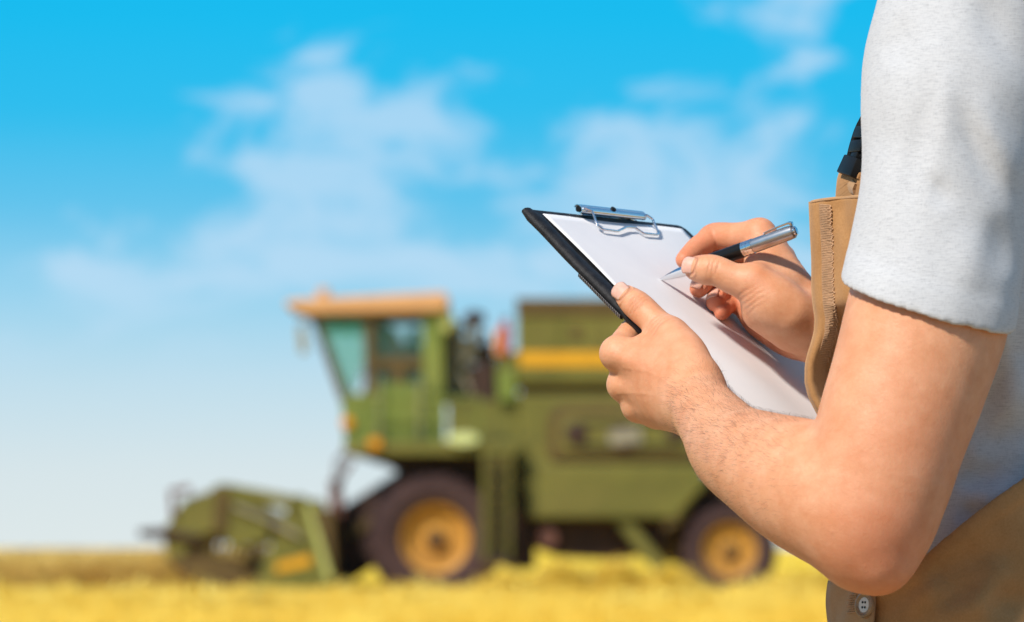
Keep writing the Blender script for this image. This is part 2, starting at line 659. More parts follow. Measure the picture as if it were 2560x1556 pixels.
class MB:
    """collects boxes, prisms, tubes and lathes into one mesh"""
    def __init__(s):
        s.v, s.f = [], []

    def add(s, v, f):
        o = len(s.v)
        s.v += [tuple(map(float, p)) for p in v]
        s.f += [tuple(i + o for i in q) for q in f]
        return s

    def box(s, x0, x1, y0, y1, z0, z1):
        return s.add([(x0, y0, z0), (x1, y0, z0), (x1, y1, z0), (x0, y1, z0), (x0, y0, z1), (x1, y0, z1), (x1, y1, z1), (x0, y1, z1)],
                     [(0, 3, 2, 1), (4, 5, 6, 7), (0, 1, 5, 4), (1, 2, 6, 5), (2, 3, 7, 6), (3, 0, 4, 7)])

    def prism(s, poly, y0, y1):
        """outline in x, z pushed from y0 to y1"""
        n = len(poly)
        a = sum(poly[i][0] * poly[(i + 1) % n][1] - poly[(i + 1) % n][0] * poly[i][1] for i in range(n))
        if a < 0:
            poly = poly[::-1]
        v = [(x, y0, z) for x, z in poly] + [(x, y1, z) for x, z in poly]
        f = [tuple(range(n)), tuple(range(2 * n - 1, n - 1, -1))]
        f += [(i, i + n, (i + 1) % n + n, (i + 1) % n) for i in range(n)]
        return s.add(v, f)

    def tube(s, pts, r, n=8, closed=False):
        pts = [np.asarray(p, float) for p in pts]
        m = len(pts)
        rr = r if hasattr(r, '__len__') else [r] * m
        up = None
        v = []
        for i, p in enumerate(pts):
            if closed:
                t = nrm(pts[(i + 1) % m] - pts[i - 1])
            else:
                t = nrm(pts[min(i + 1, m - 1)] - pts[max(i - 1, 0)])
            if up is None:
                up = nrm(np.cross(t, (0.3, 0.2, 1.0)) if abs(t[2]) < 0.95 else np.cross(t, (1, 0, 0)))
            a = nrm(up - t * (up @ t))
            up = a
            b = np.cross(t, a)
            v += [p + rr[i] * (math.cos(2 * math.pi * k / n) * a + math.sin(2 * math.pi * k / n) * b) for k in range(n)]
        f = []
        for i in range(m if closed else m - 1):
            j = (i + 1) % m
            f += [(i * n + k, i * n + (k + 1) % n, j * n + (k + 1) % n, j * n + k) for k in range(n)]
        if not closed:
            f += [tuple(range(n - 1, -1, -1)), tuple((m - 1) * n + k for k in range(n))]
        return s.add(v, f)

    def lathe(s, c, axis, prof, n=32, close=False, cap0=True):
        """prof rows of (along, radius) about the axis through c"""
        ax = nrm(axis)
        a = nrm(np.cross(ax, (0, 0, 1) if abs(ax[2]) < 0.9 else (1, 0, 0)))
        b = np.cross(ax, a)
        c = np.asarray(c, float)
        v = [c + ax * t + r * (math.cos(2 * math.pi * k / n) * a + math.sin(2 * math.pi * k / n) * b) for t, r in prof for k in range(n)]
        m = len(prof)
        f = []
        for i in range(m if close else m - 1):
            j = (i + 1) % m
            f += [(i * n + k, i * n + (k + 1) % n, j * n + (k + 1) % n, j * n + k) for k in range(n)]
        if not close:
            f.append(tuple((m - 1) * n + k for k in range(n)))
            if cap0:
                f.append(tuple(range(n - 1, -1, -1)))
        return s.add(v, f)

    def build(s, name, mat, parent=None, smooth=False, origin=None, bevel=0.0):
        o = raw_mesh(name, s.v, s.f, mat, parent, False, origin)
        if bevel:
            bm = bmesh.new()
            bm.from_mesh(o.data)
            bmesh.ops.remove_doubles(bm, verts=bm.verts, dist=1e-6)
            ed = [e for e in bm.edges if len(e.link_faces) == 2 and e.calc_face_angle(0) > 0.5]
            bmesh.ops.bevel(bm, geom=ed, offset=bevel, segments=2, profile=0.5, affect='EDGES', clamp_overlap=True)
            bmesh.ops.recalc_face_normals(bm, faces=bm.faces)
            bm.to_mesh(o.data)
            bm.free()
        if smooth:
            o.data.polygons.foreach_set('use_smooth', np.ones(len(o.data.polygons), dtype=bool))
            o.data.set_sharp_from_angle(angle=math.radians(40))
        return o
# ------------------------------------------------------------------ field
CDIST = 68.4                                    # metres from the camera to the near side of the harvester
CD = CDIST + CAMY
GZ = CAMZ - (1500 - PCY) / FPX * CDIST             # ground level where it stands


def ground_z(x, y):
    t = np.clip((np.asarray(y, float) - 6) / 38.0, 0, 1)
    z = GZ * t * t * (3 - 2 * t)
    z = z + .018 * np.sin(x * .9 + y * .4) * np.sin(y * .7 - x * .3) * np.clip((y - 3) / 10, 0, 1)
    return z


simple_soil = NT('stubble_ground')
n1 = simple_soil.noise(1.6, 6, 0.7)
n2 = simple_soil.noise(22, 4, 0.7)
fac = simple_soil.math('ADD', simple_soil.math('MULTIPLY', n1, .5), simple_soil.math('MULTIPLY', n2, .5))
straw_col = simple_soil.ramp(fac, [(0.34, (0.56, 0.33, 0.025)), (0.5, (0.86, 0.58, 0.045)), (0.72, (0.94, 0.74, 0.14))])
# unseen bare ground added camera-side, coloured to mute and warm the bounce light
sep = simple_soil.n('ShaderNodeSeparateXYZ')
simple_soil.l(simple_soil.coord(), sep.inputs[0])
edge = simple_soil.math('ADD', sep.outputs[1], simple_soil.math('MULTIPLY', n1, 2.0))
mr_ = simple_soil.n('ShaderNodeMapRange')
mr_.inputs['From Min'].default_value = 14.0
mr_.inputs['From Max'].default_value = 15.5
simple_soil.l(edge, mr_.inputs['Value'])
bounce_earth = simple_soil.ramp(fac, [(0.3, (0.34, 0.22, 0.10)), (0.7, (0.48, 0.33, 0.17))])
simple_soil.set(**{'Base Color': simple_soil.mix(mr_.outputs[0], bounce_earth, straw_col),
                   'Roughness': 0.95, 'Specular IOR Level': 0.1, 'Normal': simple_soil.bump(n2, 0.6, 0.05)})


def straw(name, c0, c1):
    t = NT(name)
    at_ = t.n('ShaderNodeAttribute', attribute_name='tone')
    t.set(**{'Base Color': t.ramp(at_.outputs['Fac'], [(0.0, c0), (1.0, c1)]), 'Roughness': 0.7, 'Specular IOR Level': 0.25})


straw('straw', (0.70, 0.44, 0.03), (0.97, 0.80, 0.20))
straw('wheat', (0.42, 0.23, 0.04), (0.96, 0.76, 0.26))
xs = np.concatenate([-np.geomspace(3000, 14, 22), np.linspace(-12, 16, 57), np.geomspace(18, 3000, 22)])
ys = np.concatenate([np.linspace(-60, 4, 10), np.linspace(6, 92, 150), np.geomspace(96, 6000, 28)])
gx, gy = np.meshgrid(xs, ys)
gv = np.stack([gx, gy, ground_z(gx, gy)], -1).reshape(-1, 3)
nx, ny = len(xs), len(ys)
ii, jj = np.meshgrid(np.arange(nx - 1), np.arange(ny - 1))
k0 = (jj * nx + ii).ravel()
gq = np.stack([k0, k0 + 1, k0 + nx + 1, k0 + nx], 1)
fld = raw_mesh('field', gv, gq, 'stubble_ground')
tag(fld, 'golden harvested stubble field running to the horizon', 'field', kind='structure')


def blades(name, n, xr, yr, hgt, lean, wid, mat, label, cat, heads=False, dens=None):
    x = RNG.uniform(*xr, n)
    y = RNG.uniform(*yr, n)
    if dens is not None:
        m = dens(x, y)
        x, y = x[m], y[m]
    n = len(x)
    z = ground_z(x, y) - .01
    h = RNG.uniform(*hgt, n)
    a = RNG.uniform(0, 2 * np.pi, n)
    l = RNG.uniform(*lean, n) * h
    w = RNG.uniform(*wid, n)
    b = a + RNG.uniform(.6, 2.4, n)
    base = np.stack([x, y, z], 1)
    tip = base + np.stack([np.cos(a) * l, np.sin(a) * l, h], 1)
    sd = np.stack([np.cos(b), np.sin(b), np.zeros(n)], 1) * w[:, None]
    sd2 = np.stack([-np.sin(b), np.cos(b), np.zeros(n)], 1) * w[:, None]
    v = np.stack([base - sd, base + sd, tip + sd * .5, tip - sd * .5, base - sd2, base + sd2, tip + sd2 * .5, tip - sd2 * .5], 1).reshape(-1, 3)
    o = np.arange(n) * 8
    q = np.concatenate([np.stack([o, o + 1, o + 2, o + 3], 1), np.stack([o + 4, o + 5, o + 6, o + 7], 1)])
    patch = .5 + .5 * np.sin(x * 2.1 + 1.7 * np.sin(y * .9)) * np.sin(y * 1.3 + 1.3 * np.sin(x * 1.7))
    tone = np.repeat(np.clip(RNG.uniform(0, .6, n) + .5 * patch - .05, 0, 1), 8).reshape(n, 8)
    if heads:                                   # stalks are browner towards the ground
        tone[:, [0, 1, 4, 5]] *= .05
    tone = tone.ravel()
    if heads:
        hd_ = tip + np.stack([np.cos(a) * .03, np.sin(a) * .03, np.full(n, .05)], 1)
        v2 = np.stack([tip - sd * 2.2, tip + sd * 2.2, hd_ + sd * 1.0, hd_ - sd * 1.0], 1).reshape(-1, 3)
        o2 = len(v) + np.arange(n) * 4
        q = np.concatenate([q, np.stack([o2, o2 + 1, o2 + 2, o2 + 3], 1)])
        v = np.concatenate([v, v2])
        tone = np.concatenate([tone, np.repeat(RNG.uniform(.3, 1, n), 4)])
    ob = raw_mesh(name, v, q, mat, None, False)
    set_attr(ob, 'tone', tone)
    tag(ob, label, cat, kind='stuff')
    return ob


blades('stubble', 75000, (-12, 14), (40, 76), (.09, .24), (0, .35), (.006, .013), 'straw', 'short cut straw stubble covering the golden field', 'stubble',
       dens=lambda x, y: (np.abs(x - .3) < y * .13 + 1.5))


def crop_edge(x, y):
    return (x < -4.9 - .04 * np.sin(y * 3)) & (y > 65.2 + .1 * np.sin(x * 5)) & (RNG.uniform(0, 1, len(x)) < np.clip(1.3 - (y - 65) / 30, .25, 1))


blades('standing_wheat', 52000, (-17, -4.8), (64.9, 89), (.56, .72), (0, .18), (.005, .010), 'wheat', 'uncut standing wheat in front of the harvester header', 'wheat', True, crop_edge)


# loose straw thrown into low heaps beside and under the machine
def heap(cx_, cy_, rx, ry, h, n):
    a = RNG.uniform(0, 2 * np.pi, n)
    r = np.sqrt(RNG.uniform(0, 1, n))
    x, y = cx_ + rx * r * np.cos(a), cy_ + ry * r * np.sin(a)
    z = ground_z(x, y) + h * np.clip(1 - r ** 2, 0, 1) * RNG.uniform(.5, 1.05, n)
    b = RNG.uniform(0, 2 * np.pi, n)
    e = RNG.normal(0, .45, n)
    L = RNG.uniform(.10, .26, n)
    d = np.stack([np.cos(b) * np.cos(e), np.sin(b) * np.cos(e), np.sin(e)], 1) * L[:, None]
    s_ = np.stack([-np.sin(b), np.cos(b), np.full(n, .3)], 1) * .010
    p = np.stack([x, y, z], 1)
    return np.stack([p - d - s_, p - d + s_, p + d + s_, p + d - s_], 1).reshape(-1, 3)


def heap_core(cx_, cy_, rx, ry, h):
    v, f = [], []
    h = h * .55
    for i in range(9):
        r = i / 8
        for j in range(20):
            a = 2 * math.pi * j / 20
            x, y = cx_ + rx * r * math.cos(a), cy_ + ry * r * math.sin(a)
            v.append((x, y, float(ground_z(x, y)) - .02 + h * (1 - r * r) * (.9 + .1 * math.sin(j * 2.3 + i))))
            if i:
                k = i * 20 + j
                f.append((k - 20, k, i * 20 + (j + 1) % 20, (i - 1) * 20 + (j + 1) % 20))
    return v, f


heaps = [(.70, 65.4, .50, .6, .58), (1.50, 65.5, .46, .6, .62), (-.10, 65.2, .5, .5, .40), (2.25, 65.4, .6, .6, .50), (4.3, 66.1, 1.2, .9, .48), (3.6, 69.7, 1.6, 1.0, .4), (1.2, 69.9, 1.5, .9, .4)]
tufts = [(RNG.uniform(-8, 8), RNG.uniform(47, 65.4), RNG.uniform(.3, .9), RNG.uniform(.3, .7), RNG.uniform(.16, .30)) for _ in range(70)]
hv_ = np.concatenate([heap(*t_, 160) for t_ in tufts] + [heap(a, b, c, d, e * .8, 2600) for a, b, c, d, e in heaps])
hq_ = np.arange(len(hv_)).reshape(-1, 4)
cv_, cf_ = [], []
for hp_ in heaps:
    v_, f_ = heap_core(*hp_)
    cf_.append(np.array(f_) + len(cv_))
    cv_ += v_
sw = raw_mesh('loose_straw', np.concatenate([hv_, np.array(cv_)]), np.concatenate([hq_] + [c + len(hv_) for c in cf_]), 'straw', None, False)
set_attr(sw, 'tone', np.concatenate([np.repeat(RNG.uniform(.2, 1, len(hv_) // 4), 4), np.full(len(cv_), .55)]))
tag(sw, 'loose yellow straw heaped under the harvester between its wheels', 'straw', kind='stuff')
# ------------------------------------------------------------------ combine harvester
DUST = (0.36, 0.27, 0.10)
simple('olive_paint', (0.165, 0.160, 0.026), 0.5, var=0.4, scale=1.3, dust=(0.25, 0.195, 0.05))
simple('cab_green', (0.165, 0.235, 0.038), 0.45, var=0.35, scale=1.8, dust=(0.30, 0.28, 0.07))
simple('pale_green', (0.50, 0.52, 0.16), 0.5, var=0.2, scale=3)
simple('dark_olive', (0.125, 0.078, 0.020), 0.6, var=0.35, scale=2.5)
simple('orange_roof', (0.68, 0.36, 0.15), 0.5, var=0.15, scale=2.5)
simple('yellow_paint', (0.72, 0.36, 0.012), 0.5, var=0.15, scale=3)
simple('rim_paint', (0.60, 0.29, 0.030), 0.55, var=0.3, scale=3, dust=(0.46, 0.24, 0.08))
simple('tyre_rubber', (0.065, 0.032, 0.030), 0.85, var=0.4, scale=5, dust=(0.10, 0.056, 0.048))
simple('dark_iron', (0.060, 0.028, 0.018), 0.7, var=0.4, scale=4)
simple('rust_iron', (0.20, 0.085, 0.060), 0.75, var=0.4, scale=5)
simple('seat_cloth', (0.055, 0.022, 0.022), 0.85, scale=8)
simple('red_paint', (0.42, 0.025, 0.022), 0.4, scale=8)
simple('amber_lens', (0.75, 0.30, 0.01), 0.25, scale=20, var=0.1)
simple('lamp_lens', (0.60, 0.66, 0.28), 0.2, scale=20, var=0.05)
simple('visor', (0.01, 0.16, 0.10), 0.4, scale=20)
simple('light_metal', (0.45, 0.40, 0.28), 0.45, metal=0.3, scale=6, var=0.4)
simple('belt_rubber', (0.03, 0.022, 0.015), 0.8, scale=8)
gd_ = NT('door_glass')
gd_.set(**{'Base Color': (0.10, 0.30, 0.22), 'Roughness': 0.03, 'Specular IOR Level': 0.4, 'Alpha': 0.14})
gl = NT('tinted_glass')
gl.set(**{'Base Color': (0.13, 0.50, 0.36), 'Roughness': 0.03, 'Specular IOR Level': 0.4, 'Alpha': 0.27})

hv0 = empty('combine_harvester', (0, CD, GZ))
tag(hv0, 'olive green combine harvester with orange cab roof working in the field', 'combine harvester')
HO = (0, 0, 0)
S = FPX / CDIST                                    # photo pixels per metre at the near side


def X(px):
    return (px - PCX) / S


def Z(py):
    return (1500 - py) / S


def pts(*pp):
    return [(X(a), Z(b)) for a, b in pp]


def part(m, name, mat, parent=hv0, bevel=0.0, smooth=False):
    return m.build(name, mat, parent, smooth, None, bevel)


# main body and lower panels (d = metres behind the near side)
thr = part(MB().prism(pts((1296, 985), (1790, 985), (1830, 1060), (1800, 1166), (1296, 1166)), .12, 2.88), 'threshing_body', 'olive_paint', bevel=.02)
part(MB().prism(pts((1312, 1160), (1748, 1160), (1772, 1205), (1708, 1272), (1695, 1296), (1318, 1296)), .06, 2.94), 'lower_body', 'olive_paint', bevel=.03)
part(MB().prism(pts((1790, 990), (1960, 1010), (2040, 1080), (2030, 1190), (1800, 1200)), .2, 2.8), 'straw_hood', 'olive_paint', bevel=.03)
part(MB().prism(pts((1905, 1195), (2025, 1185), (2075, 1300), (2050, 1330), (1940, 1300)), .4, 2.6), 'straw_chopper', 'dark_olive', bevel=.02)
part(MB().prism(pts((1300, 1290), (1700, 1290), (1660, 1370), (1560, 1400), (1400, 1395), (1310, 1360)), .5, 2.5), 'cleaning_shoe', 'dark_iron', bevel=.02)
# belt guard with rounded corners, and what turns inside it
gd = part(MB().prism(pts((1372, 1060), (1378, 1035), (1394, 1020), (1420, 1014), (1780, 1014), (1790, 1030), (1790, 1120), (1770, 1148), (1385, 1152), (1372, 1140)), .02, .125), 'belt_guard', 'dark_olive', bevel=.015)
part(MB().prism(pts((1396, 1066), (1402, 1048), (1416, 1038), (1760, 1038), (1768, 1052), (1768, 1112), (1752, 1128), (1402, 1130), (1396, 1120)), -.02, .022), 'guard_panel', 'olive_paint', gd, bevel=.01)
for px, py, r in ((1440, 1085, .17), (1560, 1095, .20), (1690, 1080, .15)):
    part(MB().lathe((X(px), -.06, Z(py)), (0, 1, 0), [(0, .03), (0, r * .85), (.01, r), (.045, r), (.05, r * .85), (.05, .03)], 24), 'pulley', 'dark_iron', gd, smooth=True)
part(MB().box(X(1440), X(1690), -.045, -.025, Z(1062), Z(1056)).box(X(1440), X(1690), -.045, -.025, Z(1118), Z(1112)), 'drive_belt', 'belt_rubber', gd)
part(MB().prism(pts((1520, 1080), (1600, 1070), (1606, 1108), (1524, 1112)), -.075, -.055), 'access_plate', 'light_metal', gd, bevel=.008)
# grain tank
gt = part(MB().prism(pts((1293, 790), (1756, 790), (1756, 958), (1296, 958)), .0, 3.0), 'grain_tank', 'olive_paint', bevel=.02)
part(MB().prism(pts((1290, 746), (1760, 746), (1752, 790), (1296, 790)), -.03, 3.03), 'tank_extension', 'dark_olive', gt, bevel=.015)
part(MB().prism(pts((1298, 880), (1752, 880), (1752, 917), (1298, 917)), -.012, .006), 'yellow_stripe', 'yellow_paint', gt, bevel=.004)
part(MB().prism(pts((1300, 958), (1750, 958), (1740, 986), (1306, 986)), .22, 2.78), 'tank_neck', 'dark_olive', gt)
for px in (1396, 1500, 1604, 1700):
    part(MB().box(X(px) - .025, X(px) + .025, -.02, .002, Z(878), Z(792)), 'rib', 'olive_paint', gt)
part(MB().lathe((X(1440), -.025, Z(832)), (0, 1, 0), [(0, .02), (0, .09), (.03, .10)], 20), 'inspection_port', 'dark_olive', gt, smooth=True)
au = part(MB().tube([(X(1330), 2.9, Z(850)), (X(1420), 3.05, Z(800)), (X(1950), 3.15, Z(790))], .15, 14), 'unloading_auger', 'olive_paint', smooth=True)
part(MB().tube([(X(1950), 3.15, Z(790)), (X(1985), 3.15, Z(800)), (X(1995), 3.15, Z(850))], .16, 12), 'auger_spout', 'dark_iron', au, smooth=True)

# engine deck between cab and tank
part(MB().prism(pts((1120, 1000), (1296, 1000), (1296, 1130), (1120, 1130)), .25, 2.75), 'engine_deck', 'olive_paint', bevel=.02)
part(MB().prism(pts((1176, 912), (1236, 905), (1240, 1012), (1178, 1012)), .30, 1.6), 'radiator_box', 'dark_iron', bevel=.015)
part(MB().prism(pts((1106, 815), (1150, 822), (1172, 870), (1180, 1004), (1106, 1004)), .95, 1.9), 'engine_cover', 'pale_green', bevel=.03)
part(MB().prism(pts((1236, 880), (1294, 870), (1296, 1004), (1236, 1004)), 1.0, 2.4), 'cooling_screen', 'olive_paint', bevel=.02)
ai = part(MB().lathe((X(1185), .75, Z(905)), (0, 0, 1), [(0, .08), (.55, .08), (.55, .06), (.60, .06)], 16), 'air_intake', 'light_metal', smooth=True)
part(MB().lathe((X(1185), .75, Z(808)), (0, 0, 1), [(0, .06), (.03, .16), (.14, .17), (.20, .12), (.22, .02)], 20), 'intake_cap', 'dark_iron', ai, smooth=True)
part(MB().tube([(X(1136), .6, Z(990)), (X(1136), .6, Z(850)), (X(1150), .6, Z(820)), (X(1168), .6, Z(815))], .065, 12), 'coolant_pipe', 'light_metal', smooth=True)
part(MB().lathe((X(1165), .55, Z(860)), (0, 0, 1), [(-.25, .05), (-.24, .13), (.10, .13), (.12, .05)], 18), 'filter_canister', 'light_metal', smooth=True)
part(MB().prism(pts((1122, 800), (1150, 800), (1156, 905), (1124, 905)), .7, 1.3), 'oil_tank', 'olive_paint', bevel=.02)
part(MB().tube([(X(1128), .5, Z(930)), (X(1160), .5, Z(940)), (X(1180), .5, Z(985))], .04, 10), 'return_hose', 'light_metal', smooth=True)
ex = part(MB().lathe((X(1214), 1.1, Z(908)), (0, 0, 1), [(0, .06), (.0, .12), (.30, .12), (.34, .05), (.50, .05)], 16), 'exhaust_silencer', 'rust_iron', smooth=True)
fe = part(MB().lathe((X(1262), .15, Z(888)), (0, 0, 1), [(0, .03), (.0, .075), (.42, .078), (.47, .05), (.50, .025), (.53, .025)], 16), 'fire_extinguisher', 'red_paint', smooth=True)
part(MB().box(X(1262) - .04, X(1262) + .08, .12, .18, Z(800), Z(793)), 'extinguisher_lever', 'dark_iron', fe)
part(MB().lathe((X(1246), .16, Z(885)), (0, 0, 1), [(0, .03), (0, .055), (.32, .055), (.36, .02)], 14), 'amber_canister', 'amber_lens', smooth=True)
part(MB().prism(pts((1242, 925), (1290, 915), (1292, 1000), (1244, 1004)), .12, .9), 'battery_box', 'cab_green', bevel=.015)

# cab
cab = empty('cab')
cab.parent = hv0
cab_in = .12
part(MB().prism(pts((850, 985), (1104, 975), (1104, 1112), (862, 1112)), cab_in, 1.95), 'cab_base', 'cab_green', cab, bevel=.025)
part(MB().prism(pts((938, 958), (1062, 958), (1062, 1100), (942, 1100)), cab_in - .035, cab_in + .012), 'door_panel', 'cab_green', cab, bevel=.012)
for d0 in (cab_in, 1.85):
    pl4 = [pts((772, 782), (792, 782), (872, 1000), (848, 1000)), pts((908, 782), (936, 782), (936, 985), (912, 985)), pts((1056, 780), (1104, 778), (1108, 985), (1056, 985))]
    for q in pl4:
        part(MB().prism(q, d0, d0 + .10), 'pillar', 'cab_green' if q is pl4[2] else 'dark_olive', cab, bevel=.01)
    part(MB().prism(pts((775, 778), (1100, 775), (1100, 793), (780, 795)), d0 + .002, d0 + .098), 'roof_rail', 'dark_olive', cab)
    part(MB().prism(pts((936, 892), (1056, 892), (1056, 921), (936, 921)), d0 - .01, d0 + .07), 'door_rail', 'dark_olive', cab)
    part(MB().prism(pts((978, 921), (1012, 921), (1012, 958), (978, 958)), d0 - .01, d0 + .07), 'door_mullion', 'dark_olive', cab)
    part(MB().prism(pts((795, 795), (908, 795), (912, 900), (868, 996)), d0 + .03, d0 + .04), 'quarter_window', 'tinted_glass', cab)
    part(MB().prism(pts((936, 792), (1056, 792), (1056, 892), (936, 892)), d0 + .03, d0 + .04), 'door_window', 'door_glass', cab)
    part(MB().prism(pts((938, 921), (978, 921), (978, 958), (938, 958)), d0 + .03, d0 + .04), 'lower_window', 'door_glass', cab)
    part(MB().prism(pts((1012, 921), (1056, 921), (1056, 958), (1012, 958)), d0 + .03, d0 + .04), 'lower_window', 'door_glass', cab)
part(MB().add([(X(782), cab_in + .1, Z(790)), (X(782), 1.85, Z(790)), (X(856), 1.85, Z(998)), (X(856), cab_in + .1, Z(998)), (X(785), cab_in + .1, Z(790)), (X(785), 1.85, Z(790)), (X(859), 1.85, Z(998)), (X(859), cab_in + .1, Z(998))],
              [(0, 1, 2, 3), (7, 6, 5, 4), (0, 4, 5, 1), (1, 5, 6, 2), (2, 6, 7, 3), (3, 7, 4, 0)]), 'windscreen', 'tinted_glass', cab)
part(MB().prism(pts((1085, 792), (1100, 792), (1100, 985), (1085, 985)), cab_in + .10, 1.85), 'rear_wall', 'dark_olive', cab)
part(MB().prism(pts((800, 794), (906, 794), (904, 824), (806, 822)), 1.78, 1.82), 'sun_visor', 'visor', cab)
st_ = part(MB().prism(pts((950, 1000), (1052, 1000), (1052, 850), (1010, 846), (985, 930), (950, 940)), .75, 1.30), 'driver_seat', 'seat_cloth', cab, bevel=.04)
part(MB().prism(pts((938, 985), (1082, 985), (1082, 892), (1046, 880), (1010, 862), (990, 826), (960, 800), (942, 800)), .30, .75), 'side_console', 'seat_cloth', cab, bevel=.03)
part(MB().prism(pts((1014, 846), (1046, 846), (1046, 812), (1018, 814)), .88, 1.16), 'headrest', 'seat_cloth', st_, bevel=.03)
part(MB().tube([(X(905), 1.02, Z(1000)), (X(922), 1.02, Z(915))], .045, 10), 'steering_column', 'dark_iron', cab, smooth=True)
part(MB().tube([(X(922) + .06 * math.cos(t), 1.02 + .2 * math.sin(t), Z(912) + .19 * math.cos(t) * .5) for t in np.linspace(0, 2 * math.pi, 20, endpoint=False)], .018, 8, True), 'steering_wheel', 'dark_iron', cab, smooth=True)
rf = part(MB().prism(pts((712, 752), (745, 748), (1112, 730), (1122, 742), (1120, 772), (1096, 780), (775, 786), (716, 768)), -.02, 2.1), 'cab_roof', 'orange_roof', cab, bevel=.04)
part(MB().prism(pts((786, 748), (792, 716), (818, 716), (824, 748)), .35, .75), 'roof_ventilator', 'orange_roof', rf, bevel=.03)
part(MB().prism(pts((1098, 776), (1126, 770), (1134, 800), (1126, 830), (1106, 830)), .1, 1.9), 'rear_cowl', 'pale_green', cab, bevel=.03)
mr = part(MB().tube([(X(778), .1, Z(800)), (X(750), -.12, Z(812)), (X(752), -.15, Z(880))], .02, 8), 'mirror_arm', 'dark_iron', cab, smooth=True)
part(MB().prism(pts((742, 822), (764, 818), (772, 882), (752, 888)), -.20, -.14), 'mirror', 'light_metal', mr, bevel=.02)
part(MB().lathe((X(868), .06, Z(1058)), (0, 1, 0), [(-.02, .03), (0, .09), (.08, .10)], 18), 'front_lamp', 'amber_lens', cab, smooth=True)
for px in (948, 1050):
    part(MB().tube([(X(px), .05, Z(1105)), (X(px), -.03, Z(1095)), (X(px), -.03, Z(945)), (X(px), .05, Z(938))], .018, 8), 'grab_handle', 'light_metal', cab, smooth=True)

# driver's platform with rail, lamps and ladder
pf = part(MB().prism(pts((858, 1108), (1300, 1104), (1300, 1128), (1286, 1138), (880, 1138), (862, 1128)), -.25, 2.2), 'platform', 'olive_paint', bevel=.015)
for px in (900, 1000, 1110, 1200):
    part(MB().tube([(X(px), -.22, Z(1108)), (X(px), -.22, Z(1000))], .018, 8), 'rail_post', 'cab_green', pf, smooth=True)
part(MB().tube([(X(896), -.22, Z(1000)), (X(1205), -.22, Z(998))], .022, 8), 'hand_rail', 'cab_green', pf, smooth=True)
part(MB().tube([(X(896), -.22, Z(1052)), (X(1205), -.22, Z(1050))], .016, 8), 'mid_rail', 'cab_green', pf, smooth=True)
part(MB().prism(pts((922, 1098), (952, 1096), (956, 1122), (926, 1124)), -.31, -.25), 'side_marker', 'amber_lens', pf, bevel=.012)
wl = part(MB().lathe((X(1158), -.30, Z(1100)), (0, -1, 0), [(-.06, .05), (-.04, .17), (.03, .21), (.05, .19), (.06, .05)], 24), 'work_lamp', 'lamp_lens', pf, smooth=True)
for v_ in wl.data.vertices:
    v_.co.z = Z(1100) + (v_.co.z - Z(1100)) * .48
    v_.co.x = X(1158) + (v_.co.x - X(1158)) * 1.15
ld = empty('ladder')
ld.parent = hv0
for px in (1212, 1276):
    part(MB().prism(pts((px - 5, 1136), (px + 5, 1136), (px + 3, 1405), (px - 7, 1405)), -.34, -.28), 'ladder_rail', 'olive_paint', ld)
for i in range(7):
    py = 1160 + i * 38
    part(MB().prism(pts((1214, py), (1274, py), (1274, py + 9), (1214, py + 9)), -.36, -.20), 'rung', 'dark_olive', ld)
part(MB().prism(pts((1214, 1145), (1272, 1145), (1270, 1395), (1212, 1395)), -.19, -.16), 'ladder_back', 'olive_paint', ld)
part(MB().prism(pts((1215, 1392), (1274, 1392), (1278, 1412), (1218, 1412)), -.40, -.18), 'bottom_step', 'dark_iron', ld, bevel=.01)

# chassis
part(MB().prism(pts((880, 1135), (1300, 1135), (1300, 1185), (1010, 1190), (960, 1160)), .45, 2.55), 'front_frame', 'dark_iron', bevel=.01)
part(MB().tube([(X(1089), .3, Z(1346)), (X(1089), 2.7, Z(1346))], .16, 12), 'front_axle', 'dark_iron', smooth=True)
part(MB().tube([(X(1826), .3, Z(1377)), (X(1826), 2.7, Z(1377))], .11, 12), 'rear_axle', 'dark_iron', smooth=True)
part(MB().prism(pts((1090, 1180), (1300, 1180), (1310, 1400), (1180, 1420), (1120, 1380)), .75, 2.25), 'gearbox_case', 'dark_iron', bevel=.03)
part(MB().prism(pts((1230, 1125), (1330, 1125), (1340, 1420), (1290, 1430), (1225, 1400)), .35, 2.65), 'fuel_tank', 'dark_iron', bevel=.03)
part(MB().prism(pts((1560, 1292), (1740, 1285), (1750, 1400), (1690, 1410), (1610, 1400)), .85, 2.15), 'grain_pan', 'dark_olive', bevel=.02)
part(MB().prism(pts((1690, 1270), (1790, 1225), (1930, 1225), (1990, 1280), (1960, 1330), (1700, 1340)), .75, 2.25), 'sieve_box', 'dark_iron', bevel=.02)
part(MB().prism(pts((1535, 1300), (1575, 1296), (1668, 1412), (1640, 1432)), .16, .30), 'diagonal_brace', 'olive_paint', bevel=.01)
part(MB().prism(pts((1700, 1200), (1770, 1190), (1990, 1200), (1990, 1260), (1700, 1290)), .7, 2.3), 'rear_frame', 'dark_iron')
part(MB().lathe((X(1368), .2, Z(1345)), (0, 1, 0), [(0, .02), (0, .14), (.12, .16), (.12, .02)], 18), 'fan_housing', 'rust_iron', smooth=True)
part(MB().prism(pts((1680, 1210), (1760, 1206), (1700, 1310), (1660, 1330)), .1, .3), 'rear_mudguard', 'dark_olive', bevel=.02)


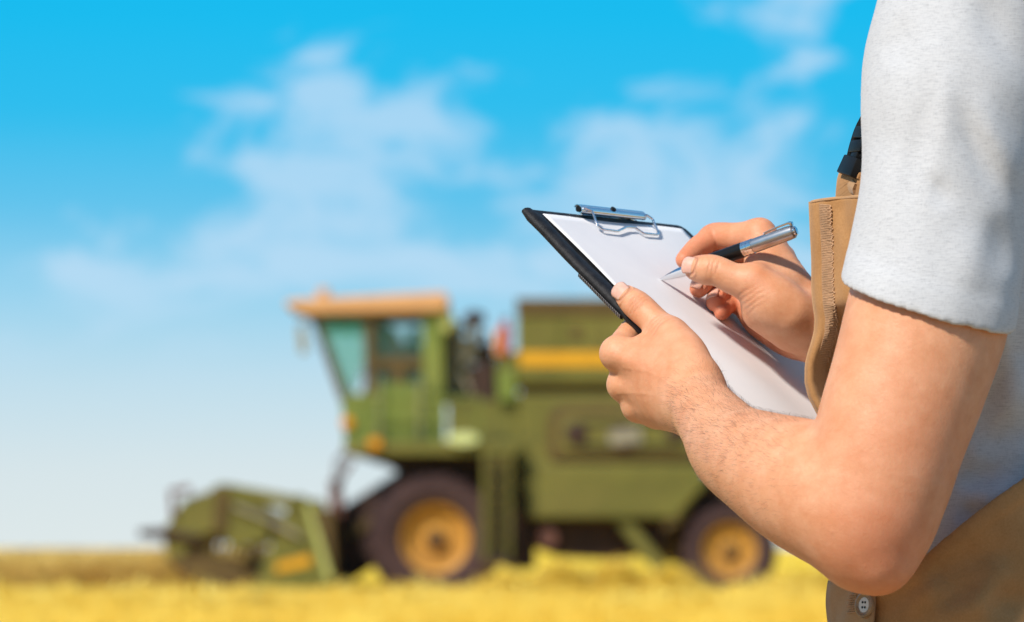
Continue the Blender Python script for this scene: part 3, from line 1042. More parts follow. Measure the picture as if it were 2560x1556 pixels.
def wheel(px, py, R, w, d0, rimr, lugs, name):
    e = empty(name)
    e.parent = hv0
    e.location = (X(px), d0, Z(py))
    h = w / 2
    ty = MB().lathe((0, 0, 0), (0, 1, 0), [(-h * .72, rimr * .98), (-h * .95, rimr + (R - rimr) * .25), (-h, rimr + (R - rimr) * .55), (-h * .92, R * .94), (-h * .55, R * .985), (0, R), (h * .55, R * .985), (h * .92, R * .94), (h, rimr + (R - rimr) * .55), (h * .95, rimr + (R - rimr) * .25), (h * .72, rimr * .98)], 40, True)
    t_ = ty.build('tyre', 'tyre_rubber', e, True)
    lg = MB()
    for i in range(lugs):
        for s_ in (-1, 1):
            a = 2 * math.pi * (i + (.5 if s_ > 0 else 0)) / lugs
            a2 = a + .16
            def rp(an, y, r):
                return (r * math.cos(an), y, r * math.sin(an))
            dA = .035 / R * 1.3
            v = []
            for an, y in ((a, 0.02 * s_), (a2, s_ * h * .98)):
                for da in (-dA, dA):
                    for r in ((R * .98, R + .045) if abs(y) < h * .5 else (R * .90, R * .96 + .03)):
                        v.append(rp(an + da, y, r))
            lg.add(v, [(0, 1, 3, 2), (4, 6, 7, 5), (0, 4, 5, 1), (2, 3, 7, 6), (1, 5, 7, 3), (0, 2, 6, 4)])
    l_ = lg.build('tread_lugs', 'tyre_rubber', t_)
    l_['kind'] = 'stuff'
    rm_ = MB().lathe((0, 0, 0), (0, 1, 0), [(-h * .74, rimr * 1.01), (-h * .78, rimr * 1.0), (-h * .70, rimr * .90), (-h * .35, rimr * .82), (-h * .30, rimr * .45), (-h * .50, rimr * .36), (-h * .50, rimr * .02)], 36, cap0=False).build('rim', 'rim_paint', e, True)
    MB().lathe((0, 0, 0), (0, 1, 0), [(-h * .72, rimr * .02), (-h * .72, rimr * .20), (-h * .50, rimr * .24), (-h * .3, rimr * .24)], 20).build('hub', 'dark_iron', rm_, True)
    MB().lathe((0, 0, 0), (0, -1, 0), [(-h * .74, rimr * 1.01), (-h * .70, rimr * .90), (-h * .35, rimr * .82), (-h * .30, rimr * .02)], 30, cap0=False).build('inner_disc', 'rim_paint', rm_, True)
    for i in range(8):
        a = 2 * math.pi * i / 8
        MB().lathe((rimr * .62 * math.cos(a), -h * .34, rimr * .62 * math.sin(a)), (0, -1, 0), [(0, .022), (.03, .022), (.03, .004)], 8).build('wheel_bolt', 'dark_iron', rm_)
    return e


wheel(1089, 1348, .95, .66, .18, .515, 20, 'front_wheel')
wheel(1089, 1348, .95, .66, 2.82, .515, 20, 'front_wheel')
wheel(1826, 1377, .66, .44, .35, .40, 18, 'rear_wheel')
wheel(1826, 1377, .66, .44, 2.65, .40, 18, 'rear_wheel')

# feeder house, lift arms and hoses
fh = part(MB().prism(pts((832, 1300), (846, 1270), (1012, 1165), (1100, 1175), (1010, 1360), (860, 1462), (836, 1462)), .75, 2.25), 'feeder_house', 'dark_iron', bevel=.02)
part(MB().prism(pts((860, 1330), (1000, 1240), (1010, 1262), (870, 1352)), .70, .75), 'feeder_chain_guard', 'dark_olive', fh, bevel=.006)
part(MB().tube([(X(880), .55, Z(1150)), (X(842), .5, Z(1210)), (X(832), .5, Z(1300))], .035, 10), 'lift_cylinder', 'rust_iron', smooth=True)
part(MB().prism(pts((820, 1200), (842, 1196), (858, 1290), (822, 1296)), .40, .62), 'lift_bracket', 'rust_iron', bevel=.01)
for i, (a, b) in enumerate(((838, 832), (848, 838), (858, 850))):
    part(MB().tube([(X(a + 20), .35 + i * .05, Z(1128)), (X(a), .30 + i * .05, Z(1150)), (X(b), .35 + i * .05, Z(1210)), (X(b + 6), .5, Z(1290))], .016, 8), 'hydraulic_hose', 'rust_iron', smooth=True)

# header: six metres wide across the direction of travel
hdr = empty('header')
hdr.parent = hv0
H0, H1 = -1.45, 4.45
part(MB().prism(pts((785, 1275), (838, 1275), (846, 1440), (840, 1468), (690, 1468), (690, 1456), (800, 1440)), H0 + .06, H1 - .06), 'header_trough', 'dark_olive', hdr, bevel=.01)
part(MB().lathe((X(755), H0 + .1, Z(1405)), (0, 1, 0), [(0, .05), (0, .22), (5.7, .22), (5.7, .05)], 18), 'intake_auger', 'dark_iron', hdr, smooth=True)
kb = part(MB().box(X(660), X(700), H0 + .05, H1 - .05, Z(1466), Z(1460)), 'cutter_bar', 'dark_iron', hdr)
for k_ in range(38):
    d_ = H0 + .12 + k_ * .153
    part(MB().prism(pts((640, 1466), (664, 1458), (664, 1466)), d_, d_ + .05), 'knife_guard', 'dark_iron', kb)
for d_ in (H0, H1 - .09):
    sh = part(MB().prism(pts((640, 1466), (668, 1420), (700, 1340), (740, 1246), (762, 1238), (782, 1250), (846, 1452), (838, 1468)), d_, d_ + .09), 'end_shield', 'olive_paint', hdr, bevel=.015)
    part(MB().prism(pts((772, 1262), (786, 1262), (844, 1448), (826, 1450)), d_ - .03, d_ + .002), 'shield_edge', 'pale_green', sh, bevel=.008)
    part(MB().prism(pts((702, 1408), (786, 1386), (790, 1412), (702, 1432)), d_ - .012, d_ + .002), 'yellow_panel', 'yellow_paint', sh, bevel=.004)
rl = empty('reel')
rl.parent = hdr
rx_, rz_, rr_ = X(560), Z(1325), .62
part(MB().tube([(rx_, H0 + .1, rz_), (rx_, H1 - .1, rz_)], .07, 12), 'reel_shaft', 'dark_iron', rl, smooth=True)
for k_ in range(6):
    a = math.radians(60 * k_ + 17)
    bx_, bz_ = rx_ + rr_ * math.cos(a), rz_ + rr_ * math.sin(a)
    br_ = part(MB().tube([(bx_, H0 + .1, bz_), (bx_, H1 - .1, bz_)], .032, 8), 'reel_bar', 'olive_paint', rl, smooth=True)
    tn = MB()
    for j in range(36):
        d_ = H0 + .15 + j * .16
        tn.tube([(bx_, d_, bz_), (bx_ + .02, d_, bz_ - .12), (bx_ + .06, d_, bz_ - .26)], .010, 5)
    t_ = part(tn, 'reel_tines', 'dark_iron', br_)
    t_['kind'] = 'stuff'
for d_ in (H0 + .12, 0.5, 2.5, H1 - .16):
    sp_ = MB().tube([(rx_, d_ - .02, rz_), (rx_, d_ + .05, rz_)], .13, 10)
    for k_ in range(6):
        a, a2 = math.radians(60 * k_ + 17), math.radians(60 * k_ + 77)
        p_, p2_ = (rx_ + .62 * math.cos(a), rz_ + .62 * math.sin(a)), (rx_ + .62 * math.cos(a2), rz_ + .62 * math.sin(a2))
        sp_.tube([(rx_, d_, rz_), (p_[0], d_, p_[1])], .035, 6)
        sp_.tube([(p_[0], d_, p_[1]), (p2_[0], d_, p2_[1])], .022, 6)
    part(sp_, 'reel_spider', 'dark_olive', rl)
for d_ in (H0 - .05, H1 + .0):
    part(MB().prism(pts((540, 1228), (566, 1212), (590, 1214), (770, 1246), (766, 1276), (720, 1270), (600, 1252), (552, 1262)), d_, d_ + .05), 'reel_arm', 'olive_paint', hdr, bevel=.01)
    part(MB().prism(pts((556, 1230), (590, 1226), (580, 1330), (550, 1332)), d_ - .02, d_ + .03), 'reel_hanger', 'dark_olive', hdr, bevel=.008)
    part(MB().tube([(X(765), d_ - .03, Z(1345)), (X(690), d_ - .03, Z(1305)), (X(600), d_ - .03, Z(1268))], .035, 10), 'reel_cylinder', 'light_metal', hdr, smooth=True)
    part(MB().prism(pts((425, 1330), (470, 1262), (555, 1228), (600, 1244), (690, 1290), (680, 1350), (600, 1372), (560, 1330), (505, 1340), (475, 1392), (432, 1388)), d_ + .03, d_ + .08), 'reel_side_plate', 'olive_paint', hdr, bevel=.01)
    part(MB().tube([(X(368), d_, Z(1334)), (X(430), d_, Z(1334)), (X(520), d_, Z(1350))], [.06, .085, .05], 8), 'crop_divider', 'dark_iron', hdr, smooth=True)
    part(MB().tube([(X(452), d_, Z(1296)), (X(448), d_, Z(1232)), (X(492), d_, Z(1226))], [.04, .05, .06], 8), 'divider_guide', 'rust_iron', hdr, smooth=True)
    part(MB().prism(pts((430, 1390), (560, 1395), (660, 1440), (640, 1466), (520, 1462), (470, 1430)), d_ + .04, d_ + .12), 'divider_nose', 'dark_olive', hdr, bevel=.01)
# ------------------------------------------------------------------ clipboard frame (used by the hands too)
CB_A = W(1309, 520, 2.045)                      # far-from-body corner on the near side
CB_U = nrm((.62613, -.41127, -.66244))            # along the long side, towards the body
CB_V = np.array((.55031, .83496, .00176))
CB_V = nrm(CB_V - CB_U * (CB_U @ CB_V))        # along the short side, away from the camera
CB_N = np.cross(CB_U, CB_V)
CB_W, CB_L = 0.235, 0.315


def BP(a, b, h=0.0):
    return CB_A + CB_U * a + CB_V * b + CB_N * h


def onboard(px, py, h):
    d = np.array([(px - PCX) / FPX, 1, -(py - PCY) / FPX])
    o = np.array([0, CAMY, CAMZ])
    return W(px, py, ((CB_A + CB_N * h - o) @ CB_N) / (d @ CB_N) + CAMY)


# ------------------------------------------------------------------ the person
PC = np.array([0.37, 1.94, 0.0])               # feet centre
PF = np.array([-0.906, 0.423, 0.0])            # facing
PR = np.array([0.423, 0.906, 0.0])             # the person's right
PZ = np.array([0, 0, 1.0])


def body_pt(r, f, z):
    return PC + PR * r + PF * f + PZ * z


# left arm
L_up = tube([(W(2410, 60, 1.765), .048), (W(2372, 400, 1.75), .046), (W(2340, 640, 1.742), .0500), (W(2322, 778, 1.736), .0543), (W(2274, 945, 1.728), .0522),
             (W(2226, 1090, 1.722), .0500), (W(2190, 1230, 1.717), .0468), (W(2172, 1338, 1.715), .0380)], 4, 0.002)
L_fore = tube([(W(2158, 1285, 1.718), .0455), (W(2085, 1245, 1.735), .0462), (W(2000, 1208, 1.757), .0435), (W(1912, 1166, 1.79), .0372),
               (W(1836, 1124, 1.835), .0318), (W(1790, 1066, 1.872), .0262), (W(1752, 1018, 1.908), .0236), (W(1735, 995, 1.925), .0225)], 4, 0.002)
L_olec = Cap(W(2196, 1405, 1.706), W(2150, 1395, 1.712), .021, .019)
lw = {'i': W(1748, 962, 1.925), 'm': W(1736, 985, 1.925), 'r': W(1728, 1014, 1.925), 'p': W(1722, 1042, 1.925)}
lm = {'i': W(1547, 884, 1.976), 'm': W(1564, 962, 1.986), 'r': W(1598, 1016, 1.986), 'p': W(1645, 1038, 1.982)}
l_palm = [tube([(lw['i'], .0150), ((lw['i'] + lm['i']) / 2 + np.array([0, -.003, .0]), .0135), (lm['i'], .0122)], 4),
          tube([(lw['m'], .0150), ((lw['m'] + lm['m']) / 2 + np.array([-.001, -.006, 0]), .0130), (lm['m'], .0118)], 4),
          tube([(lw['r'], .0150), ((lw['r'] + lm['r']) / 2 + np.array([-.001, -.004, 0]), .0122), (lm['r'], .0110)], 4),
          tube([(lw['p'], .0135), ((lw['p'] + lm['p']) / 2, .0112), (lm['p'], .0098)], 4)]
l_cmc, l_tm, l_ti = W(1733, 932, 1.930), W(1676, 842, 1.962), onboard(1604, 773, .0115)
l_tt = onboard(1563, 739, .0085)
l_web = [Cap(W(1700, 905, 1.945), W(1622, 868, 1.968), .0140, .0105), Cap(W(1728, 960, 1.935), W(1660, 905, 1.958), .015, .012)]
l_thenar = tube([(l_cmc, .0165), ((l_cmc + l_tm) / 2 + np.array([.002, 0, .001]), .0155), (l_tm, .0140)], 4)
l_thumb = tube([(l_tm, .0138), ((l_tm * .55 + l_ti * .45), .0112), (l_ti, .0112), ((l_ti + l_tt) / 2, .0105), (l_tt, .0082)], 4)
KN = 0.005
tend = []
for key in 'imr':                               # extensor tendons standing out on the back of the hand
    o_ = np.array([-.3, -.9, -.1])
    a_, b_ = lm[key] + nrm(o_) * .0105, lw[key] + nrm(o_) * .0125
    tend.append(Cap(a_ + nrm(o_) * .0006, a_ * .35 + b_ * .65, .0036, .0022))
L_palm = U(.010, l_palm + [l_thenar] + l_web)
L_palm = U(.004, [L_palm] + tend + [Cap(lm[k] + np.array([-.002, -.003, 0]), lm[k] + np.array([-.0015, .003, 0]), .0118 * f_, .0118 * f_) for k, f_ in (('i', 1.02), ('m', 1.0), ('r', .92))])


def underfinger(m, L, r, d0, h1):
    p1 = m + nrm(d0) * L[0]
    p1 = p1 + CB_N * (h1 - (p1 - CB_A) @ CB_N) * 0.8
    p2 = p1 + nrm(CB_V * .9 - CB_U * .3) * L[1]
    p2 = p2 + CB_N * (-.0125 - (p2 - CB_A) @ CB_N)
    p3 = p2 + nrm(CB_V * .95 - CB_U * .2) * L[2]
    p3 = p3 + CB_N * (-.0115 - (p3 - CB_A) @ CB_N)
    return tube([(m, r), ((m + p1) / 2, r * .86), (p1, r * .86), (p2, r * .76), (p3, r * .66)], 3)


l_ip = W(1597, 819, 2.016)
l_fingers = [tube([(lm['i'], .0118), (lm['i'] * .5 + l_ip * .5 + np.array([-.002, 0, .001]), .0102), (l_ip, .0100), (onboard(1650, 830, -.0125), .0090), (onboard(1690, 850, -.0118), .0078)], 4),
             underfinger(lm['m'], (.046, .029, .022), .0114, CB_V * .85 - CB_U * .45 + CB_N * .3, -.018),
             underfinger(lm['r'], (.043, .028, .022), .0106, CB_V * .85 - CB_U * .4 + CB_N * .3, -.020),
             underfinger(lm['p'], (.034, .020, .020), .0094, CB_V * .85 - CB_U * .3 + CB_N * .3, -.022)]
L_hand = Hand(L_palm, [l_thumb] + l_fingers, .006, .0012)
L_arm = U(.010, [U(.009, [L_up, L_fore]), L_olec])
L_all = U(.012, [L_arm, L_hand])

# right arm and writing hand
r_w = W(2040, 812, 2.058)
R_el = body_pt(.235, .02, 1.175)
R_sh = body_pt(.195, -.01, 1.50)
R_fore = tube([(R_el, .042), (R_el * .7 + r_w * .3, .041), (R_el * .3 + r_w * .7, .031), (r_w, .0262)], 4)
R_up = tube([(R_sh, .058), (R_sh * .5 + R_el * .5, .052), (R_el, .040)], 4)
rm = {'i': W(1899, 588, 2.088), 'm': W(1926, 617, 2.110), 'r': W(1950, 648, 2.130), 'p': W(1968, 690, 2.142)}
rw = {'i': W(2015, 765, 2.060), 'm': W(2025, 785, 2.075), 'r': W(2030, 812, 2.085), 'p': W(2022, 835, 2.090)}
r_palm = [tube([(rw[k], .0165 - .001 * i), (rw[k] * .5 + rm[k] * .5, .0140), (rm[k], .0128 - .0006 * i)], 4) for i, k in enumerate('imrp')]
r_cmc, r_tm, r_ti, r_tt = W(1972, 782, 2.040), W(1884, 708, 2.040), W(1793, 678, 2.044), W(1741, 672, 2.053)
r_thenar = tube([(r_cmc, .0200), (W(1930, 752, 2.040), .0205), (r_tm, .0150)], 4)
r_thmass = [Cap(W(1910, 775, 2.055), W(1975, 815, 2.055), .0175, .0190), Cap(W(1900, 690, 2.055), W(1905, 640, 2.080), .0115, .0115), Cap(W(1950, 720, 2.06), W(1915, 660, 2.075), .018, .014)]
r_hypo = tube([(W(1896, 796, 2.112), .0105), (W(1945, 826, 2.108), .0155), (W(1996, 846, 2.088), .0170), (W(2035, 850, 2.075), .0160)], 4)
r_thumb = tube([(r_tm, .0145), (W(1838, 699, 2.041), .0124), (r_ti, .0116), (W(1768, 675, 2.047), .0119), (r_tt, .0098)], 4)
ripp, ridd, ritt = W(1787, 591, 2.112), W(1741, 622, 2.100), W(1711, 650, 2.0865)
r_index = tube([(rm['i'], .0126), (rm['i'] * .5 + ripp * .5 + np.array([0, 0, -.001]), .0115), (ripp, .0108), (ripp * .5 + ridd * .5, .0094), (ridd, .0088), (ritt, .0072)], 4)
rmt = onboard(1747, 722, .0110)
r_middle = tube([(rm['m'], .0122), (W(1805, 632, 2.132), .0108), (W(1767, 690, 2.105), .0092), (rmt, .0076)], 5)
rrt = onboard(1788, 757, .0105)
r_ring = tube([(rm['r'], .0118), (W(1838, 664, 2.150), .0102), (W(1804, 722, 2.118), .0090), (rrt, .0076)], 5)
rpt = onboard(1805, 781, .0085)
r_pinky = tube([(rm['p'], .0110), (W(1858, 705, 2.158), .0092), (W(1824, 752, 2.122), .0080), (rpt, .0066)], 5)
R_palm = U(.010, r_palm + [r_thenar, r_hypo, Cap(W(1850, 744, 2.122), W(1902, 796, 2.112), .0115, .0125)] + r_thmass)
R_hand = Hand(R_palm, [r_thumb, r_index, r_middle, r_ring, r_pinky], .006, .0010)
R_all = U(.012, [U(.012, [R_fore, R_up]), R_hand])

# torso, neck and head under the clothes
neck = body_pt(0, .005, 1.56)
hd = body_pt(0, .045, 1.735)
T_core = U(.03, [Ell(body_pt(0, -.01, 1.36), (.138, .082, .20), [PR, PF, PZ]), Ell(body_pt(0, -.01, 1.12), (.132, .080, .20), [PR, PF, PZ]),
                 Cap(body_pt(-.15, -.012, 1.49), body_pt(.15, -.012, 1.49), .045, .045), Cap(body_pt(0, -.01, 1.48), body_pt(0, .03, 1.66), .062, .056)])
T_head = U(.012, [Ell(hd + PZ * .03 - PF * .012, (.076, .097, .095), [PR, PF, PZ]), Ell(hd - PZ * .055 + PF * .025, (.056, .066, .068), [PR, PF, PZ]),
                  Cap(hd + PF * .082 + PZ * .012, hd + PF * .108 - PZ * .022, .008, .0125), Cap(hd + PF * .082 - PZ * .052 - PR * .015, hd + PF * .082 - PZ * .052 + PR * .015, .008, .008),
                  Cap(hd + PF * .083 - PZ * .066 - PR * .012, hd + PF * .083 - PZ * .066 + PR * .012, .008, .008), Cap(hd + PF * .078 - PZ * .096, hd + PF * .072 - PZ * .094, .016, .016),
                  Cap(hd + PF * .080 + PZ * .034 - PR * .04, hd + PF * .080 + PZ * .034 + PR * .04, .010, .010)])
T_ear = [Ell(hd + PR * s * .079 - PF * .012 - PZ * .005, (.009, .017, .031), [PR, PF, PZ]) for s in (-1, 1)]
T_eye = [Ell(hd + PR * s * .032 + PF * .086 + PZ * .010, (.015, .012, .009), [PR, PF, PZ]) for s in (-1, 1)]


def head_fn(d, P):
    for e in T_eye:
        d = smax(d, -e(P), .006)
    return d


T_all = U(.03, [T_core, U(.008, [Fn(T_head, head_fn)] + T_ear)])

person = empty('person', tuple(PC))
tag(person, 'person in a grey t-shirt and tan bib overalls writing on a clipboard', 'person')
PORG = tuple(PC)


def bounds(ps, m):
    ps = np.array(ps)
    return ps.min(0) - m, ps.max(0) + m


pieces = []
lo_, hi_ = bounds([W(2322, 640, 1.742), W(2172, 1338, 1.715), lm['i'], lm['p'], l_tt, onboard(1690, 850, -.012), BP(.15, .12, -.02), W(2372, 500, 1.75)], .07)
v1, q1 = mesh_sdf(L_all, lo_, hi_, .00122)
pieces.append((v1, q1))
lo_, hi_ = bounds([R_el, r_w, rm['i'], rm['p'], ritt, rpt, R_sh], .065)
v2, q2 = mesh_sdf(R_all, lo_, hi_, .00122)
pieces.append((v2, q2))
lo_, hi_ = bounds([body_pt(s * .22, t * .15, z) for s in (-1, 1) for t in (-1, 1) for z in (.95, 1.90)], .01)
v3, q3 = mesh_sdf(T_all, lo_, hi_, .0045)
pieces.append((v3, q3))
vv, qq, off = [], [], 0
for v_, q_ in pieces:
    v_ = relax(v_, q_, 2, .5)
    vv.append(v_)
    qq.append(q_ + off)
    off += len(v_)
BV, BQ = np.concatenate(vv), np.concatenate(qq)
BNRM = vnormals(BV, BQ)

# colour of the skin itself: redder finger ends and knuckles; fine creases over the joints
red = np.zeros(len(BV))


def add_red(c, r, a):
    global red
    d2 = ((BV - c) ** 2).sum(1)
    red = np.maximum(red, a * np.exp(-d2 / (r * r)))


for c, r, a in ((rmt, .016, .8), (rrt, .016, .85), (rpt, .014, .8), (ritt, .015, .65), (ridd, .015, .6), (ripp, .018, .55), (W(1850, 640, 2.10), .02, .5), (r_tm, .016, .35), (r_tt, .012, .35),
                (W(1840, 760, 2.10), .03, .6), (W(1930, 830, 2.09), .03, .6), (rm['i'], .018, .3), (l_tm, .016, .22), (l_ti, .010, .2), (lm['i'], .012, .15), (W(2215, 1370, 1.68), .045, .42), (W(2300, 1150, 1.68), .06, .18), (W(1640, 900, 1.95), .03, .18)):
    add_red(c, r, a)
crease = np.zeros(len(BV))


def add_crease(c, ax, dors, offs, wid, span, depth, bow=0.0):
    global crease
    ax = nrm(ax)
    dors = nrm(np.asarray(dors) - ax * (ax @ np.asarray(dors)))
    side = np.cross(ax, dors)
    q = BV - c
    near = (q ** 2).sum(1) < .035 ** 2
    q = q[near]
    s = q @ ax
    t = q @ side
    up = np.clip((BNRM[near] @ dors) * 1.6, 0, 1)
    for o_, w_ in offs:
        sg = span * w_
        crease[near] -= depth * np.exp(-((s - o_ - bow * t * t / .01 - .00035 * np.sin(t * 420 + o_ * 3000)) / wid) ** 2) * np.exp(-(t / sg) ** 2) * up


# ---- fingernails
def nail(c, tip_dir, dorsal, r, length, width, name='fingernail', lift=.0005):
    t = nrm(tip_dir)
    dn = nrm(np.asarray(dorsal) - t * (t @ np.asarray(dorsal)))
    sd = np.cross(t, dn)
    v, f = [], []
    r, length, width = r * rs(float(c[1])), length * rs(float(c[1])), width * rs(float(c[1]))
    nu, nvv = 17, 14
    for i in range(nu):
        a = i / (nu - 1)
        for j in range(nvv):
            b = j / (nvv - 1) * 2 - 1
            # outline: rounded at the root and at the free edge
            wv = width / 2 * (1 - .10 * (1 - a)) * math.sqrt(max(0.0, 1 - max(0, (abs(a - .5) * 2 - .45) / .62) ** 2.4))
            y = b * wv
            z = math.sqrt(max(r * r - y * y * 1.05, 0)) - r + lift - .0022 * max(0, a - .55) ** 2 * 4 * (length / .013)
            v.append(c + t * (a - .5) * length + sd * y + dn * (r + z))
            f_ = i * nvv + j
            if i and j:
                f.append((f_ - nvv - 1, f_ - 1, f_, f_ - nvv))
    o = raw_mesh(name, v, f, 'nail', body, True, PORG)
    md = o.modifiers.new('thick', 'SOLIDIFY')
    md.thickness = .0008
    md.offset = 0
    return o


l_ax = nrm(l_tt - l_ti)
l_dor = nrm(np.array([-.40, -.86, .30]))
r_ax = nrm(r_tt - r_ti)
r_dor = nrm(np.array([-.15, -.97, .18]))
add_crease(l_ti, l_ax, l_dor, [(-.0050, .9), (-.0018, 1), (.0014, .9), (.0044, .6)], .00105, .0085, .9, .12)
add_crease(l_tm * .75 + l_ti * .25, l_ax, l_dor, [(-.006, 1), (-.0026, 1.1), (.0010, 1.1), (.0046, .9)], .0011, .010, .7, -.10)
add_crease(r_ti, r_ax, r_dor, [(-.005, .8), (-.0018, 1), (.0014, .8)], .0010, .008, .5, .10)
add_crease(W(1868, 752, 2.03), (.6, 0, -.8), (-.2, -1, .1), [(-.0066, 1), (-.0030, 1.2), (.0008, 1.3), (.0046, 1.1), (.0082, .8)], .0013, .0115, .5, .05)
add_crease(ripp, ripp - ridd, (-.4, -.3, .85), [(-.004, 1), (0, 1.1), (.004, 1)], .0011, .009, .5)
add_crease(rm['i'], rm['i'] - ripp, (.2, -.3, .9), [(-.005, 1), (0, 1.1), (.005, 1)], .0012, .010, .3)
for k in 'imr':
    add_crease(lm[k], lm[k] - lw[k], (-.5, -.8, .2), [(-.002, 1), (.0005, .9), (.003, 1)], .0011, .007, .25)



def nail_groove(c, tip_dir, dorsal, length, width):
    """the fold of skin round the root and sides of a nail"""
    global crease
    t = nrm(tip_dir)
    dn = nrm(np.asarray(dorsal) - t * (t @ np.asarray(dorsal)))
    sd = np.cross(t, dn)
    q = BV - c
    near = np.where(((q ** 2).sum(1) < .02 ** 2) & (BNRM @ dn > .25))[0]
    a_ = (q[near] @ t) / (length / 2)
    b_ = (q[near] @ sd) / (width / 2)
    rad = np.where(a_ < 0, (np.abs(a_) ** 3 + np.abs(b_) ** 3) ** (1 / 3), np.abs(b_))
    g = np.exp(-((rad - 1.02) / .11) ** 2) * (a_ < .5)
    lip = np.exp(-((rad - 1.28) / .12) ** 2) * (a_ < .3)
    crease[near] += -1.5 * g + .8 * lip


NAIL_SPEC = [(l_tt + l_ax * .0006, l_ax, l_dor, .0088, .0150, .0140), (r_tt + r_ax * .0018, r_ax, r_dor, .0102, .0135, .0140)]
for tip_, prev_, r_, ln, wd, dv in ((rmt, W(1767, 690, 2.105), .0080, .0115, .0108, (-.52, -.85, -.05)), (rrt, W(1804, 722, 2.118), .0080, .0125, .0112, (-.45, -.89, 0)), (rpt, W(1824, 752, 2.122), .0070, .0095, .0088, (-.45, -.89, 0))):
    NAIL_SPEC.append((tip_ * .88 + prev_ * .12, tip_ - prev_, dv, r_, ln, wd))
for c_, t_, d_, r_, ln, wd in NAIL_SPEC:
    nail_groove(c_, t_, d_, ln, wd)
# elbow folds and a few veins on the back of the hand and the forearm
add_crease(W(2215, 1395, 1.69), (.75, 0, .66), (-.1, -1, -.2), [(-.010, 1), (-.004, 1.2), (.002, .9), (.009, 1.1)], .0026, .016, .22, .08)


def vein(ps_, wid=.0016, dep=.55):
    global crease
    ps_ = spline(ps_, 8)
    for i in range(len(ps_) - 1):
        m_ = (ps_[i] + ps_[i + 1]) / 2
        near = np.where(((BV - m_) ** 2).sum(1) < .010 ** 2)[0]
        if len(near) == 0:
            continue
        ba = ps_[i + 1] - ps_[i]
        q = BV[near] - ps_[i]
        t = np.clip(q @ ba / (ba @ ba), 0, 1)
        dd = q - t[:, None] * ba
        VE[near] = np.maximum(VE[near], dep * np.exp(-(dd ** 2).sum(1) / wid ** 2))


VE = np.zeros(len(BV))


def surf(px, py, Y0):
    """the skin point nearest to the camera along a photo pixel"""
    for Y in np.arange(Y0 - .07, Y0 + .05, .0008):
        if float(L_all(np.array([W(px, py, Y)], f32))[0]) < 0:
            return W(px, py, Y)
    return W(px, py, Y0)


for path in ([(1560, 920), (1620, 930), (1680, 965), (1735, 1010), (1790, 1065), (1850, 1110)], [(1545, 985), (1610, 985), (1670, 1010), (1740, 1050)], [(1620, 930), (1660, 900), (1700, 905)],
             [(1850, 1110), (1930, 1165), (2010, 1250), (2080, 1330)], [(1790, 1065), (1850, 1060), (1930, 1075), (2010, 1100)]):
    vein([surf(x, y, 1.93 if x < 1740 else 1.93 - (x - 1740) * .00055) for x, y in path])
crease += VE * 0.7
body = raw_mesh('body', BV, BQ, 'skin', person, True, PORG)
set_attr(body, 'red', np.clip(red, 0, 1))
set_attr(body, 'crease', crease)
body['label'] = 'bare forearms and hands, left hand gripping the board and right hand holding the pen'
NAILS = [nail(*sp) for sp in NAIL_SPEC]
# eyes in the head above the picture
for s_ in (-1, 1):
    ec = hd + PR * s_ * .032 + PF * .070 + PZ * .010
    m_ = MB().lathe(ec - PF * .013, PF, [(0.0005, .002), (.004, .0095), (.0105, .0128), (.0170, .0125), (.0225, .009), (.0245, .005)], 16)
    e_ = m_.build('eye', 'eye_white', body, True, PORG)
    MB().lathe(ec + PF * .0112, PF, [(0, .005), (.0008, .0045), (.0012, .001)], 14).build('iris', 'eye_iris', e_, True, PORG)

# short hair on the head, above the picture
H_n = U(.006, [Ell(hd + PZ * .036 - PF * .018, (.084, .104, .100), [PR, PF, PZ]), Ell(hd - PZ * .03 - PF * .045, (.076, .062, .07), [PR, PF, PZ])])


def hair_fn(d, P):
    q = P - hd.astype(f32)
    f_ = q @ PF.astype(f32)
    z_ = q[:, 2]
    face = np.minimum(.035 - f_ + np.maximum(z_ - .06, 0) * 1.4, 1)
    low = z_ + .035 - np.clip(f_ + .02, 0, .06) * .9
    d = smax(d, -np.minimum(face, low), .004)
    return d + .0018 * np.sin(P[:, 0] * 420 + 2 * np.sin(P[:, 2] * 160)) * np.sin(P[:, 1] * 380 + P[:, 2] * 240)


hv, hq = mesh_sdf(Fn(H_n, hair_fn), hd - .14, hd + .16, .003)
raw_mesh('hair', hv, hq, 'head_hair', body, True, PORG)

